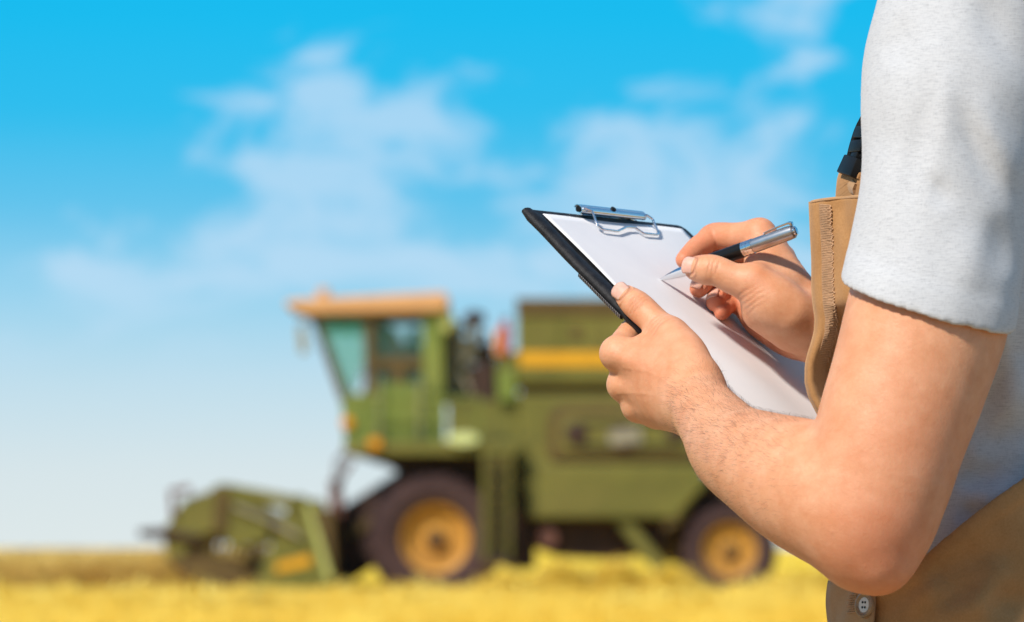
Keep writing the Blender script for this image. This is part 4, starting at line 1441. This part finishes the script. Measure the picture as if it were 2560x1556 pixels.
# fine hair on the left forearm
sel = np.arange(len(v1))
pv, pn = BV[:len(v1)], BNRM[:len(v1)]
ax_f = nrm(W(1752, 1018, 1.908) - W(2085, 1245, 1.735))
s_ = (pv - W(2085, 1245, 1.735)) @ ax_f
prob = np.clip((s_ + .02) / .08, 0, 1) * np.clip((.232 - s_) / .03, 0, 1)
upface = np.clip(pn[:, 2] * .55 + .75, .15, 1)
prob = prob * upface * (L_up(pv.astype(f32)) > .010)
prob /= prob.sum()
pick = RNG.choice(sel, 4000, p=prob)
hvv, hff = [], []
for i in pick:
    p, nn = pv[i], pn[i]
    t = ax_f * 1.0 + np.array([0, 0, -.35]) + RNG.normal(0, .28, 3)
    t = nrm(t - nn * (nn @ t))
    L_ = RNG.uniform(.004, .010)
    sd = np.cross(t, nn) * RNG.uniform(.000028, .00005)
    c1_, c2_, c3_ = p - nn * .0004, p + t * L_ * .5 + nn * L_ * .22, p + t * L_ + nn * L_ * .25
    o_ = len(hvv)
    hvv += [c1_ - sd, c1_ + sd, c2_ - sd * .8, c2_ + sd * .8, c3_]
    up_ = nn * .00004
    hvv += [c1_ + up_, c2_ + up_]
    hff += [(o_, o_ + 2, o_ + 6, o_ + 5), (o_ + 5, o_ + 6, o_ + 3, o_ + 1), (o_ + 2, o_ + 4, o_ + 6), (o_ + 6, o_ + 4, o_ + 3), (o_ + 1, o_ + 3, o_ + 2, o_)]
ah = raw_mesh('arm_hair', hvv, hff, 'arm_hair', body, True, PORG)
ah['kind'] = 'stuff'
# ------------------------------------------------------------------ t-shirt
SL = [(W(2452, -80, 1.78), .067), (W(2425, 60, 1.768), .0630), (W(2390, 250, 1.757), .0628), (W(2373, 400, 1.75), .0588), (W(2354, 540, 1.744), .0572),
      (W(2338, 660, 1.740), .0588), (W(2318, 765, 1.736), .0602), (W(2296, 860, 1.733), .0612)]
SL_t = tube(SL, 4, .001)
SL_in = tube([(p, r - .0036) for p, r in SL[3:]], 4, .001)
hemT = nrm(W(2534, 831, 1.735) - W(2093, 700, 1.735))
hemD = nrm((.16, 1, .145))
hemN = np.cross(hemT, hemD)
hemN = hemN if hemN[2] < 0 else -hemN         # points down, out of the sleeve
hemC = W(2313, 767, 1.735)
hemN32, hemC32 = hemN.astype(f32), hemC.astype(f32)


def segs_disp(P, folds):
    """grooves and ridges of cloth: each fold is one smooth line, fading at its two ends"""
    out = np.zeros(len(P), f32)
    lo, hi = [float(x) for x in P.min(0)], [float(x) for x in P.max(0)]
    for ps_, dep, wid, c, r in folds:
        if box_far(c, r - FAR, lo, hi):
            continue
        n = len(ps_) - 1
        best = np.full(len(P), 9.0, f32)
        arc = np.zeros(len(P), f32)
        for i in range(n):
            ba = ps_[i + 1] - ps_[i]
            q = P - ps_[i]
            t = np.clip((q @ ba) / f32(ba @ ba), 0, 1)
            q = q - t[:, None] * ba
            d2 = q[:, 0] ** 2 + q[:, 2] ** 2 + f32(.08) * q[:, 1] ** 2
            m = d2 < best
            best[m] = d2[m]
            arc[m] = (i + t[m]) / n
        tap = np.clip(np.sin(np.pi * arc), 0, 1) ** 1.4
        w_ = f32(wid) * (.75 + .5 * arc)
        out += f32(dep) * np.exp(-best / (w_ * w_)) * tap
    return out


def fold(pts, Y, dep, wid):
    ps_ = np.array([W(x, y, Y) for x, y in pts])
    ps_ = spline(ps_, 4).astype(f32)
    c = [float(x) for x in ps_.mean(0)]
    r = float(np.linalg.norm(ps_ - ps_.mean(0), axis=1).max()) + wid * .004
    return [(ps_, dep * .0015, wid * .00095, c, r)]


SL_FOLDS = (fold([(2335, 130), (2312, 330), (2255, 575)], 1.684, 2.2, 9) + fold([(2375, 150), (2352, 330), (2300, 560)], 1.684, -2.4, 11) +
            fold([(2395, 230), (2450, 380), (2535, 520)], 1.684, 3.6, 9) + fold([(2430, 220), (2500, 360), (2570, 470)], 1.688, -3.0, 13) +
            fold([(2328, 425), (2375, 530)], 1.682, 2.6, 7) + fold([(2440, -60), (2490, 60), (2575, 210)], 1.695, 3.0, 13) +
            fold([(2190, 180), (2178, 400)], 1.705, 1.8, 9) + fold([(2230, 330), (2205, 640)], 1.69, -1.4, 14) +
            fold([(2480, 520), (2520, 700)], 1.69, 2.6, 12) + fold([(2400, 560), (2450, 740)], 1.682, -1.6, 16) + fold([(2270, 20), (2225, 160)], 1.70, 2.0, 10))
TS_FOLDS = (fold([(2385, 1215), (2460, 1195), (2575, 1170)], 1.80, 6, 11) + fold([(2400, 1255), (2490, 1235), (2590, 1190)], 1.80, -6, 12) +
            fold([(2430, 1120), (2520, 1085), (2600, 1020)], 1.80, 5, 14) + fold([(2500, 900), (2470, 1010), (2420, 1130)], 1.80, 5, 14) +
            fold([(2545, 880), (2525, 1000), (2470, 1130)], 1.80, -5, 16) + fold([(2390, 1300), (2470, 1275)], 1.79, 4, 9))
T_sh = U(.04, [Ell(body_pt(0, -.01, 1.35), (.166, .106, .23), [PR, PF, PZ]), Ell(body_pt(0, -.01, 1.12), (.154, .100, .22), [PR, PF, PZ]),
               Cap(body_pt(-.15, -.018, 1.488), body_pt(.15, -.018, 1.488), .062, .062), Cap(body_pt(0, -.035, 1.50), body_pt(0, -.030, 1.56), .078, .070)])
RS = [(body_pt(.17, -.015, 1.495), .066), (R_sh * .8 + R_el * .2 + PR * .01, .064), (R_sh * .5 + R_el * .5 + PR * .005, .062), (R_sh * .36 + R_el * .64, .063)]
RS_t = tube(RS, 4, .001)
RS_in = tube([(p, r - .0036) for p, r in RS[1:]], 4, .001)
rs_n = nrm(R_el - R_sh).astype(f32)
rs_c = (R_sh * .42 + R_el * .58).astype(f32)
nk = Cap(body_pt(0, 0, 1.52), body_pt(0, .04, 1.64), .066, .070)


class Shirt:
    def __call__(s, P, lo=None, hi=None):
        a = SL_t(P, lo, hi)
        b = T_sh(P, lo, hi)
        c = RS_t(P, lo, hi)
        hp = (P - hemC32) @ hemN32                # > 0 past the hem
        if a is not None:
            a = a - f32(.0007) * (1 / (1 + np.exp(-(np.clip(hp + .021, -.03, .03)) * 2500)))
            a = smax(a, hp, .0018)
        if c is not None:
            c = smax(c, (P - rs_c) @ rs_n, .001)
        d = smin(smin(a, b, .035), c, .035)
        if d is None:
            return None
        fo = segs_disp(P, SL_FOLDS)
        d = d + fo + segs_disp(P, TS_FOLDS)
        d = d + f32(.0006) * np.sin(P[:, 2] * 75 + 3 * np.sin(P[:, 0] * 31)) * np.sin(P[:, 0] * 60 + P[:, 1] * 50)
        i_ = SL_in(P, lo, hi)
        if i_ is not None:
            d = smax(d, -np.maximum(i_ + fo + f32(.0006), -(hp + f32(.030))), .001)
        i_ = RS_in(P, lo, hi)
        if i_ is not None:
            d = smax(d, -np.maximum(i_, -((P - rs_c) @ rs_n + f32(.03))), .001)
        i_ = nk(P, lo, hi)
        if i_ is not None:
            d = smax(d, -i_, .004)
        return np.maximum(d, f32(1.0) - P[:, 2])


lo_, hi_ = bounds([body_pt(s * .28, t * .15, z) for s in (-1, 1) for t in (-1, 1) for z in (1.0, 1.58)] + [W(2318, 830, 1.736) - .07], .01)
sv, sq = mesh_sdf(Shirt(), lo_, hi_, .0025)
sv = relax(sv, sq, 5, .5)
shirt = raw_mesh('t_shirt', sv, sq, 'jersey', person, True, PORG)
shirt['label'] = 'light grey heather t-shirt with a loose short sleeve'
MB().tube([body_pt(.070 * math.cos(t), -.010 + .070 * math.sin(t), 1.585 + .008 * math.sin(-t)) for t in np.linspace(0, 2 * math.pi, 32, endpoint=False)], .006, 8, True).build('collar', 'jersey', shirt, True, PORG)


# ------------------------------------------------------------------ bib overalls
def hip_ab(z):
    zs = [.80, .95, 1.05, 1.12, 1.20, 1.40]
    a = np.interp(z, zs, [.185, .193, .190, .186, .184, .176])
    b = np.interp(z, zs, [.120, .124, .124, .124, .122, .116])
    return a, b


def edge_z(f):
    """height of the upper edge of the overalls, by the distance in front of the body's middle"""
    return np.interp(f, [-.14, -.0485, .004, .05, .09, .14], [1.262, 1.187, 1.142, 1.124, 1.124, 1.128])


OV_FOLDS = (fold([(2300, 1470), (2420, 1400), (2560, 1360)], 1.76, 4, 10) + fold([(2300, 1530), (2400, 1480), (2480, 1400)], 1.75, 5, 10) +
            fold([(2330, 1560), (2450, 1500), (2560, 1420)], 1.75, -5, 14) + fold([(2230, 1545), (2320, 1490), (2370, 1440)], 1.75, -4, 12) +
            fold([(2450, 1540), (2520, 1500), (2590, 1480)], 1.76, 5, 12) + fold([(2215, 1480), (2260, 1540)], 1.75, 3, 8))
legs = U(.03, [tube([(body_pt(s * .095, 0, .92), .100), (body_pt(s * .105, .01, .55), .085), (body_pt(s * .11, -.005, .12), .082)], 4) for s in (-1, 1)])


class Overall:
    def __call__(s, P, lo=None, hi=None):
        q = (P - PC.astype(f32))
        r, f_ = q @ PR.astype(f32), q @ PF.astype(f32)
        z = P[:, 2]
        a, b = hip_ab(z)
        e = np.sqrt((r / a) ** 2 + (f_ / b) ** 2)
        g = np.sqrt((r / a ** 2) ** 2 + (f_ / b ** 2) ** 2) + 1e-6
        d = (e * (e - 1) / g).astype(f32)
        inner = d + f32(.0042)
        d = np.maximum(d, f32(.86) - z)
        L = legs(P, lo, hi)
        d = smin(d, L, .05)
        d = np.maximum(d, f32(.10) - z)
        fo = segs_disp(P, OV_FOLDS)
        inner = inner + fo
        d = d + fo
        d = d + f32(.0008) * np.sin(z * 41 + 2 * np.sin(r * 30)) * np.sin(r * 37 + f_ * 29)
        top = (z - edge_z(f_)).astype(f32)
        d = d - f32(.0022) * (1 / (1 + np.exp(-np.clip(top + .016, -.03, .03) * 1800)))
        d = smax(d, top * f32(.8), .002)
        return d


lo_, hi_ = bounds([body_pt(s * .20, t * .15, z) for s in (-1, 1) for t in (-1, 1) for z in (.96, 1.30)], .012)
ov, oq = mesh_sdf(Overall(), lo_, hi_, .0022)
lo2, hi2 = bounds([body_pt(s * .22, t * .16, z) for s in (-1, 1) for t in (-1, 1) for z in (.10, .98)], .012)
ov2, oq2 = mesh_sdf(Overall(), lo2, hi2, .006)
overalls = empty('bib_overalls', (0, 0, 0))
overalls.parent = person
overalls['label'] = 'tan canvas bib overalls'
OORG = PORG
raw_mesh('trousers', np.concatenate([relax(ov, oq, 2), relax(ov2, oq2, 2)]), np.concatenate([oq, oq2 + len(ov)]), 'canvas', overalls, True, PORG)


def hip_pt(px, py, lift):
    """where the view through a photo pixel meets the hips"""
    best = None
    for Y in np.linspace(1.66, 1.95, 400):
        p = W(px, py, Y)
        q = p - PC
        a, b = hip_ab(p[2])
        if ((q @ PR) / (a + lift)) ** 2 + ((q @ PF) / (b + lift)) ** 2 < 1:
            return p
    return W(px, py, 1.80)


def hip_nrm(p):
    q = p - PC
    a, b = hip_ab(p[2])
    return nrm(PR * (q @ PR) / a ** 2 + PF * (q @ PF) / b ** 2)


# side closing: a lighter strip with a horn button
v, f = [], []
cols, rows = 10, 14
for i in range(rows):
    y = 1452 + (1660 - 1452) * i / (rows - 1)
    for j in range(cols):
        x = 2082 - 6 * i / rows + (106 + 6 * i / rows) * j / (cols - 1)
        p = hip_pt(max(x, 2088), y, .004)
        n_ = hip_nrm(p)
        if x < 2088:
            p = p + np.array([-(2088 - x) / 3700., .004, 0])
        v.append(p + n_ * (.002 + .0015 * math.sin(j * 1.1 + i * .5)))
        if i and j:
            k = i * cols + j
            f.append((k - cols - 1, k - 1, k, k - cols))
pl = raw_mesh('side_placket', v, f, 'canvas_hem', overalls, True, PORG)
md = pl.modifiers.new('thick', 'SOLIDIFY')
md.thickness = .003
md.offset = 0
bc = hip_pt(2163, 1513, .008)
bn = nrm(hip_nrm(bc) * .5 + np.array([-.45, -.35, .1]))
btn = MB().lathe(bc - bn * .002, bn, [(0, .0065), (.0008, .0086), (.0026, .0094), (.0040, .0090), (.0045, .0078), (.0036, .0066), (.0030, .0058), (.0030, .0006)], 36).build('button', 'button_horn', overalls, True, PORG)
MB().lathe(bc + bn * .0008, bn, [(0, .0056), (.0005, .0054), (.0005, .0005)], 28).build('button_face', 'button_light', btn, True, PORG)
bs = nrm(np.cross(bn, (0, 0, 1)))
bu = np.cross(bs, bn)
for sx in (-1, 1):
    for sy in (-1, 1):
        hm = MB()
        hm.lathe(bc + bn * .0013 + bs * sx * .0014 + bu * sy * .0018, bn, [(0, .0009), (.0004, .0008), (.0004, .0001)], 10)
        hm.build('thread_hole', 'black_plastic', btn, False, PORG)
tm = MB()
for i in range(9):
    y = 1490 + i * 5.5
    p0, p1 = hip_pt(2128 - (i % 3) * 3, y, .007), hip_pt(2146, y - 3, .007)
    tm.tube([p0 + bn * .002, (p0 + p1) / 2 + bn * .0032, p1 + bn * .002], .0005, 5)
tm.build('buttonhole_thread', 'thread', overalls, True, PORG)

# the bib: side panel wrapping towards the arm, and the front panel across the chest
BL = [(505, 2028), (583, 2031), (650, 2034), (715, 2034), (760, 2037), (797, 2043), (830, 2041), (860, 2033), (890, 2023), (914, 2018), (955, 2017), (990, 2025), (1020, 2040), (1060, 2062), (1110, 2085), (1200, 2100), (1320, 2106), (1452, 2110)]
ys_, xs_ = [a for a, b in BL], [b for a, b in BL]


def bib_row(y):
    """points of one bib row from behind the arm round the near edge and across the chest"""
    xl = np.interp(y, ys_, xs_)
    hol = np.clip((y - 760) / 160, 0, 1) * np.clip((1400 - y) / 250, .2, 1)
    wv = .0030 * math.sin(y * .021) + .0016 * math.sin(y * .043 + 1)
    side = [(xl + 215, 1.835 + hol * .055), (xl + 160, 1.848 + hol * .085), (xl + 112, 1.862 + hol * .105 + wv), (xl + 82, 1.872 + hol * .095 - wv), (xl + 56, 1.882 + hol * .062), (xl + 36, 1.889 + hol * .026 + wv),
            (xl + 20, 1.893 + hol * .008), (xl + 8, 1.897), (xl + 1, 1.902), (xl + 1, 1.908)]
    r = [W(x, y, Y) for x, Y in side]
    e = r[-1]
    q = e - PC
    r0, f0 = q @ PR, q @ PF
    for t in (.02, .05, .09, .13, .17, .21):
        r.append(PC + PR * (r0 + t) + PF * (f0 - .004 - t * .04 - max(0, t - .07) * .12 + .003 * math.sin(y * .02 + t * 30)) + PZ * e[2])
    return r


yy = np.concatenate([np.linspace(505, 1110, 52), np.linspace(1125, 1452, 14)])
grid = []
for y in yy:
    sp = spline(bib_row(y), 3)
    grid.append(sp)
grid = np.array(grid)
nr, nc = grid.shape[:2]
# the upper edge rises from the near corner towards the strap
lift = np.clip((np.arange(nc) - 24) / -24, 0, 1)
for j in range(nc):
    grid[0:6, j, 2] += np.linspace(1, 0, 6) * .0065 * lift[j]
f = [(i * nc + j, i * nc + j + 1, (i + 1) * nc + j + 1, (i + 1) * nc + j) for i in range(nr - 1) for j in range(nc - 1)]
bib = raw_mesh('bib', grid.reshape(-1, 3), f, 'canvas', overalls, True, PORG)
md = bib.modifiers.new('thick', 'SOLIDIFY')
md.thickness = .0022
md.offset = 0
# the folded hem along the near edge
hem_pts = [grid[i, 25] for i in range(0, nr - 20)]
MB().tube(hem_pts, .0016, 8).build('folded_hem', 'canvas_hem', bib, True, PORG)
MB().tube([grid[1, j] + np.array([0, -.0008, .003]) for j in range(1, 25)], .0014, 8).build('top_hem', 'canvas_hem', bib, True, PORG)
# overlock stitching
sm = MB()
camp = np.array([0, CAMY, CAMZ])
for y in np.arange(512, 985, 4.3):
    xl = np.interp(y, ys_, xs_)
    def bp(x, lift_=.0016):
        rw_ = bib_row(y)
        X_ = [PCX + FPX * p[0] / (p[1] - CAMY) for p in rw_[:9]][::-1]
        Y_ = [p[1] for p in rw_[:9]][::-1]
        Yi = np.interp(x, X_, Y_)
        return W(x, y + (x - xl - 20) * .10, Yi) + nrm(camp - W(x, y, Yi)) * lift_
    jx = random.uniform(-2, 2)
    sm.tube([bp(xl + 21), bp(xl + 30 + jx, .0026), bp(xl + 40 + jx, .0026), bp(xl + 48 + jx * 2)], .00065, 5)
    sm.tube([bp(xl + 47 + jx), bp(xl + 50 + jx * 1.5, .0022) + np.array([0, 0, -.001])], .0007, 5)
ss = sm.build('overlock_seam', 'thread', bib, True, PORG)
ss['kind'] = 'stuff'


# strap, loop and side-release buckle
def ribbon(name, pts, w, th, mat, parent, nvec):
    v, f = [], []
    pts = spline(pts, 5)
    for i, p in enumerate(pts):
        t = nrm(pts[min(i + 1, len(pts) - 1)] - pts[max(i - 1, 0)])
        sd = nrm(np.cross(t, nvec))
        nn = np.cross(sd, t)
        v += [p - sd * w / 2 - nn * th / 2, p + sd * w / 2 - nn * th / 2, p + sd * w / 2 + nn * th / 2, p - sd * w / 2 + nn * th / 2]
        if i:
            o = (i - 1) * 4
            f += [(o + k, o + (k + 1) % 4, o + 4 + (k + 1) % 4, o + 4 + k) for k in range(4)]
    f += [(3, 2, 1, 0), tuple(len(v) - 4 + k for k in range(4))]
    return raw_mesh(name, v, f, mat, parent, False, PORG)


snv = nrm((-.86, -.30, .25))
ribbon('strap_loop', [W(2150, 640, 1.885), W(2138, 540, 1.888), W(2128, 480, 1.892), W(2124, 452, 1.895), W(2130, 434, 1.895)], .038, .003, 'canvas', overalls, snv)
ribbon('strap_loop', [W(2128, 560, 1.900), W(2119, 500, 1.902), W(2117, 462, 1.900), W(2126, 436, 1.897)], .038, .003, 'canvas_hem', overalls, snv)
ribbon('shoulder_strap', [W(2142, 396, 1.893), W(2153, 352, 1.894), W(2170, 312, 1.893), W(2235, 205, 1.885), W(2310, 30, 1.865), body_pt(-.085, .02, 1.57), body_pt(-.08, -.05, 1.56), body_pt(-.06, -.118, 1.42), body_pt(-.045, -.122, 1.32), body_pt(-.03, -.126, 1.235)], .034, .003, 'black_web', overalls, snv)
ribbon('shoulder_strap', [body_pt(.095, .098, 1.39), body_pt(.098, .088, 1.47), body_pt(.09, .030, 1.555), body_pt(.085, -.04, 1.56), body_pt(.06, -.118, 1.42), body_pt(.045, -.122, 1.32), body_pt(.03, -.126, 1.235)], .034, .003, 'black_web', overalls, PF)
bk = empty('buckle')
bk.parent = overalls


def slab(p0, p1, w, th, nvec, name, par, mat='black_plastic', taper=1.0, bev=.0012):
    t = nrm(p1 - p0)
    sd = nrm(np.cross(t, nvec))
    nn = np.cross(sd, t)
    v = []
    for p, k in ((p0, 1.0), (p1, taper)):
        for a, b in ((-1, -1), (1, -1), (1, 1), (-1, 1)):
            v.append(p + sd * a * w / 2 * k + nn * b * th / 2)
    m = MB()
    m.add(v, [(3, 2, 1, 0), (4, 5, 6, 7), (0, 1, 5, 4), (1, 2, 6, 5), (2, 3, 7, 6), (3, 0, 4, 7)])
    return m.build(name, mat, par, True, PORG, bev)


b0, b1 = W(2121, 441, 1.893), W(2140, 396, 1.892)
slab(b0, b1, .030, .0095, snv, 'socket', bk, taper=.92)
slab(b1 + nrm(b1 - b0) * .004, W(2152, 352, 1.892), .022, .0075, snv, 'plug', bk, taper=1.1)
slab(b1 - nrm(b1 - b0) * .002, b1 + nrm(b1 - b0) * .006, .012, .006, snv, 'prong', bk)
slab(W(2154, 348, 1.892), W(2164, 318, 1.892), .026, .006, snv, 'strap_slider', bk)
# boots under the trousers
for s_ in (-1, 1):
    bt = U(.03, [Cap(body_pt(s_ * .11, -.02, .075), body_pt(s_ * .125, .14, .05), .052, .046), Cap(body_pt(s_ * .11, -.02, .08), body_pt(s_ * .11, -.015, .20), .05, .055)])
    bt2 = Fn(bt, lambda d, P: np.maximum(d, f32(.022) - P[:, 2]))
    c_ = body_pt(s_ * .115, .05, .1)
    bv, bq = mesh_sdf(bt2, c_ - .2, c_ + .2, .007)
    b_ = raw_mesh('boot', bv, bq, 'boot_leather', person, True, PORG)
    so = [(body_pt(s_ * .118 + a * w_, fz, z)) for z in (.001, .026) for a, fz, w_ in ((-1, -.075, .03), (1, -.075, .03), (1, .02, .045), (1, .13, .048), (1, .185, .025), (-1, .185, .025), (-1, .13, .048), (-1, .02, .045))]
    raw_mesh('sole', so, [tuple(range(7, -1, -1)), tuple(range(8, 16))] + [(i, (i + 1) % 8, 8 + (i + 1) % 8, 8 + i) for i in range(8)], 'rubber_sole', b_, False, PORG)

# ------------------------------------------------------------------ clipboard
cb = empty('clipboard', tuple(CB_A))
tag(cb, 'black leather-look clipboard with chrome spring clip held in the left hand', 'clipboard')
CO = tuple(CB_A)


def bslab(a0, a1, b0, b1, h0, h1, rad, n=6):
    cs = [(a0 + rad, b0 + rad, 180), (a1 - rad, b0 + rad, 270), (a1 - rad, b1 - rad, 0), (a0 + rad, b1 - rad, 90)]
    out = []
    for ca, cb_, st_ in cs:
        for i in range(n + 1):
            t = math.radians(st_ + 90 * i / n)
            out.append((ca + rad * math.cos(t), cb_ + rad * math.sin(t)))
    N = len(out)
    m = MB()
    m.add([BP(a, b, h0) for a, b in out] + [BP(a, b, h1) for a, b in out],
          [tuple(range(N - 1, -1, -1)), tuple(range(N, 2 * N))] + [(i, (i + 1) % N, N + (i + 1) % N, N + i) for i in range(N)])
    return m


bslab(0, CB_L, .002, CB_W, -.0042, -.0004, .009).build('board', 'leather', cb, True, CO, .0008)
v, f = [], []
sprof = [(.012, -.0048), (.004, -.0062), (.0005, -.0058), (-.0012, -.0036), (-.0010, -.0012), (.0012, .0008), (.0050, .0016), (.0100, .0016), (.0128, .0010), (.0140, -.0010)]
sa = np.linspace(-.0006, CB_L + .0006, 70)
for i, a in enumerate(sa):
    e_ = 1 - .35 * max(0, 1 - min(i, 69 - i) / 2.0)
    for b, h in sprof:
        v.append(BP(a, .006 + (b - .006) * e_ + .0004 * math.sin(a * 55 + b * 200), -.002 + (h + .002) * e_ + .0003 * math.sin(a * 83)))
    if i:
        o = (i - 1) * 10
        f += [(o + k, o + (k + 1) % 10, o + 10 + (k + 1) % 10, o + 10 + k) for k in range(10)]
f += [tuple(range(9, -1, -1)), tuple(len(v) - 10 + k for k in range(10))]
raw_mesh('spine_edge', v, f, 'leather', cb, True, CO).data.set_sharp_from_angle(angle=math.radians(60))
# stitched elastic band along the underside of the spine
eb = MB()
for a in (0,):
    eb.add([BP(.072, -.0012, -.0050), BP(.122, -.0012, -.0050), BP(.122, .0010, -.0082), BP(.072, .0010, -.0082), BP(.072, .003, -.0055), BP(.122, .003, -.0055), BP(.122, .006, -.0092), BP(.072, .006, -.0092)],
           [(3, 2, 1, 0), (4, 5, 6, 7), (0, 1, 5, 4), (1, 2, 6, 5), (2, 3, 7, 6), (3, 0, 4, 7)])
ebo = eb.build('elastic_band', 'elastic', cb, False, CO)
stt = MB()
for i in range(24):
    a = .0735 + i * .00205
    p0, p1 = BP(a, -.0016, -.0052), BP(a + .0011, .0005, -.0080)
    stt.tube([p0, p1], .00035, 5)
    stt.tube([BP(a + .001, -.0016, -.0052), BP(a + .0002, -.0008, -.0064)], .0003, 5)
so_ = stt.build('elastic_stitch', 'elastic_thread', ebo, False, CO)
so_['kind'] = 'stuff'
# clip
clip = empty('clip')
clip.parent = cb
m = MB()
prof = []
for i in range(15):
    t = math.radians(-40 + 250 * i / 14)
    prof.append((.0010 + .0036 * math.cos(t) * 1.2, .0054 + .0030 * math.sin(t)))
v, f = [], []
for k, b in enumerate((.0705, .1655)):
    for s_ in (1.0, .86):
        v += [BP(.0015 + (a - .0015) * s_, b, .006 + (h - .006) * s_) for a, h in prof]
n_ = len(prof)
o0, i0, o1, i1 = 0, n_, 2 * n_, 3 * n_
for i in range(n_ - 1):
    f += [(o0 + i, o0 + i + 1, o1 + i + 1, o1 + i), (i0 + i + 1, i0 + i, i1 + i, i1 + i + 1), (o0 + i + 1, o0 + i, i0 + i, i0 + i + 1), (o1 + i, o1 + i + 1, i1 + i + 1, i1 + i)]
f += [(o0, o1, i1, i0), (o0 + n_ - 1, i0 + n_ - 1, i1 + n_ - 1, o1 + n_ - 1)]
raw_mesh('clip_bar', v, f, 'chrome', clip, True, CO).data.set_sharp_from_angle(angle=math.radians(50))
bslab(-.004, .004, .078, .158, .0008, .0018, .001).build('hinge_plate', 'chrome', clip, True, CO)
for b in (.0712, .1648):
    m = MB()
    m.lathe(BP(.0015, b - .0012, .0055), CB_V, [(0, .0010), (.0, .0024), (.0024, .0024), (.0024, .0008)], 16)
    m.build('pivot_cap', 'black_plastic', clip, True, CO)
wp = [(.0035, .0725, .0085), (.0060, .0820, .0080), (.0205, .0765, .0046), (.0238, .0795, .0040), (.0238, .1030, .0036), (.0172, .1235, .0040), (.0165, .1370, .0040), (.0230, .1420, .0036), (.0232, .1620, .0038), (.0208, .1665, .0042), (.0075, .1705, .0075), (.0035, .1640, .0085)]
MB().tube([p[:3] for p in spline([BP(a, b, h) for a, b, h in wp], 4)] if False else [q for i in range(len(wp) - 1) for q in
          (BP(*(np.array(wp[i]) * .94 + np.array(wp[i + 1]) * .06)), BP(*(np.array(wp[i]) * .5 + np.array(wp[i + 1]) * .5)), BP(*(np.array(wp[i]) * .06 + np.array(wp[i + 1]) * .94)))], .0010, 10).build('wire_lever', 'chrome', clip, True, CO)
MB().lathe(BP(.0012, .1185, .0082), CB_N, [(0, .0024), (.0010, .0024), (.0016, .0018), (.0017, .0004)], 16).build('rivet', 'black_plastic', clip, True, CO)


# paper: slightly bowed between the clip and the far end
def paper_h(a, b):
    bow = .0030 * math.sin(math.pi * min(max((a - .015) / .13, 0), 1)) * math.exp(-((b - .075) / .05) ** 2)
    bow += .0055 * math.sin(math.pi * min(max((a - .12) / .17, 0), 1)) * math.exp(-((b - .040 - .35 * (a - .12)) / .045) ** 2)
    return .0007 + bow + .0006 * math.sin(b * 40 + a * 25)


def paper_grid(name, dz, a0, a1, b0, b1):
    v, f = [], []
    na, nbb = 44, 34
    for i in range(na):
        for j in range(nbb):
            a, b = a0 + (a1 - a0) * i / (na - 1), b0 + (b1 - b0) * j / (nbb - 1)
            v.append(BP(a, b, paper_h(a, b) + dz))
            if i and j:
                k = i * nbb + j
                f.append((k - nbb - 1, k - 1, k, k - nbb)[::-1])
    return raw_mesh(name, v, f, 'paper', None, True, CO)


ps = paper_grid('paper_sheet', 0, .0075, .3010, .0170, .2225)
ps.location = CO
md = ps.modifiers.new('thick', 'SOLIDIFY')
md.thickness = .0005
tag(ps, 'blank white sheet of paper clipped to the black clipboard', 'paper')

# ------------------------------------------------------------------ pen
p_tip, p_end = onboard(1643.5, 702, .0012), W(1990, 577, 2.03)
pax = nrm(p_end - p_tip)
PL = np.linalg.norm(p_end - p_tip)
pen = empty('pen', tuple(p_tip))
tag(pen, 'silver and black ballpoint pen held in the right hand over the paper', 'pen')
PO = tuple(p_tip)
k = PL / .125


def pl_(rows):
    return [(a * k, r) for a, r in rows]


MB().lathe(p_tip, pax, pl_([(0, .00025), (.0006, .0005), (.0030, .0007), (.0031, .0010), (.0060, .0016), (.0120, .0028), (.0190, .0038), (.0265, .0045)]), 28).build('tip_cone', 'chrome', pen, True, PO)
MB().lathe(p_tip, pax, pl_([(.0265, .0044), (.0268, .0050), (.045, .0060), (.0780, .0060)]), 28).build('grip_barrel', 'gloss_black', pen, True, PO)
bd = MB().lathe(p_tip, pax, pl_([(.0780, .0054), (.0782, .0059), (.0798, .0059), (.0800, .0055), (.0810, .0055), (.0812, .0059), (.0828, .0059), (.0830, .0055), (.0842, .0055), (.0844, .0059), (.0872, .0059), (.0874, .0054)]), 28).build('centre_band', 'chrome', pen, True, PO)
MB().lathe(p_tip, pax, pl_([(.0874, .0055), (.0900, .0056), (.118, .0055), (.1228, .0051), (.1236, .0043), (.1236, .0036)]), 28).build('cap_barrel', 'satin_steel', pen, True, PO)
MB().lathe(p_tip, pax, pl_([(.1230, .0036), (.1250, .0036), (.1254, .0028), (.1254, .0005)]), 24).build('push_button', 'chrome', pen, True, PO)
pup = np.array([-.10, -.25, .95])
pup = nrm(pup - pax * (pax @ pup))
psd = np.cross(pax, pup)
m = MB()
rows = [(.0985, .0058, .0011, .0008), (.1005, .0066, .0016, .0007), (.1120, .0073, .0019, .0007), (.1215, .0075, .0021, .0008), (.1242, .0060, .0021, .0014)]
v, f = [], []
for i, (a, h, w_, th) in enumerate(rows):
    c = p_tip + pax * a * k + pup * h
    v += [c - psd * w_ - pup * th, c + psd * w_ - pup * th, c + psd * w_ + pup * th, c - psd * w_ + pup * th]
    if i:
        o = (i - 1) * 4
        f += [(o + j, o + (j + 1) % 4, o + 4 + (j + 1) % 4, o + 4 + j) for j in range(4)]
f += [(3, 2, 1, 0), tuple(len(v) - 4 + j for j in range(4))]
m.add(v, f)
m.build('pocket_clip', 'chrome', pen, True, PO, .0002)
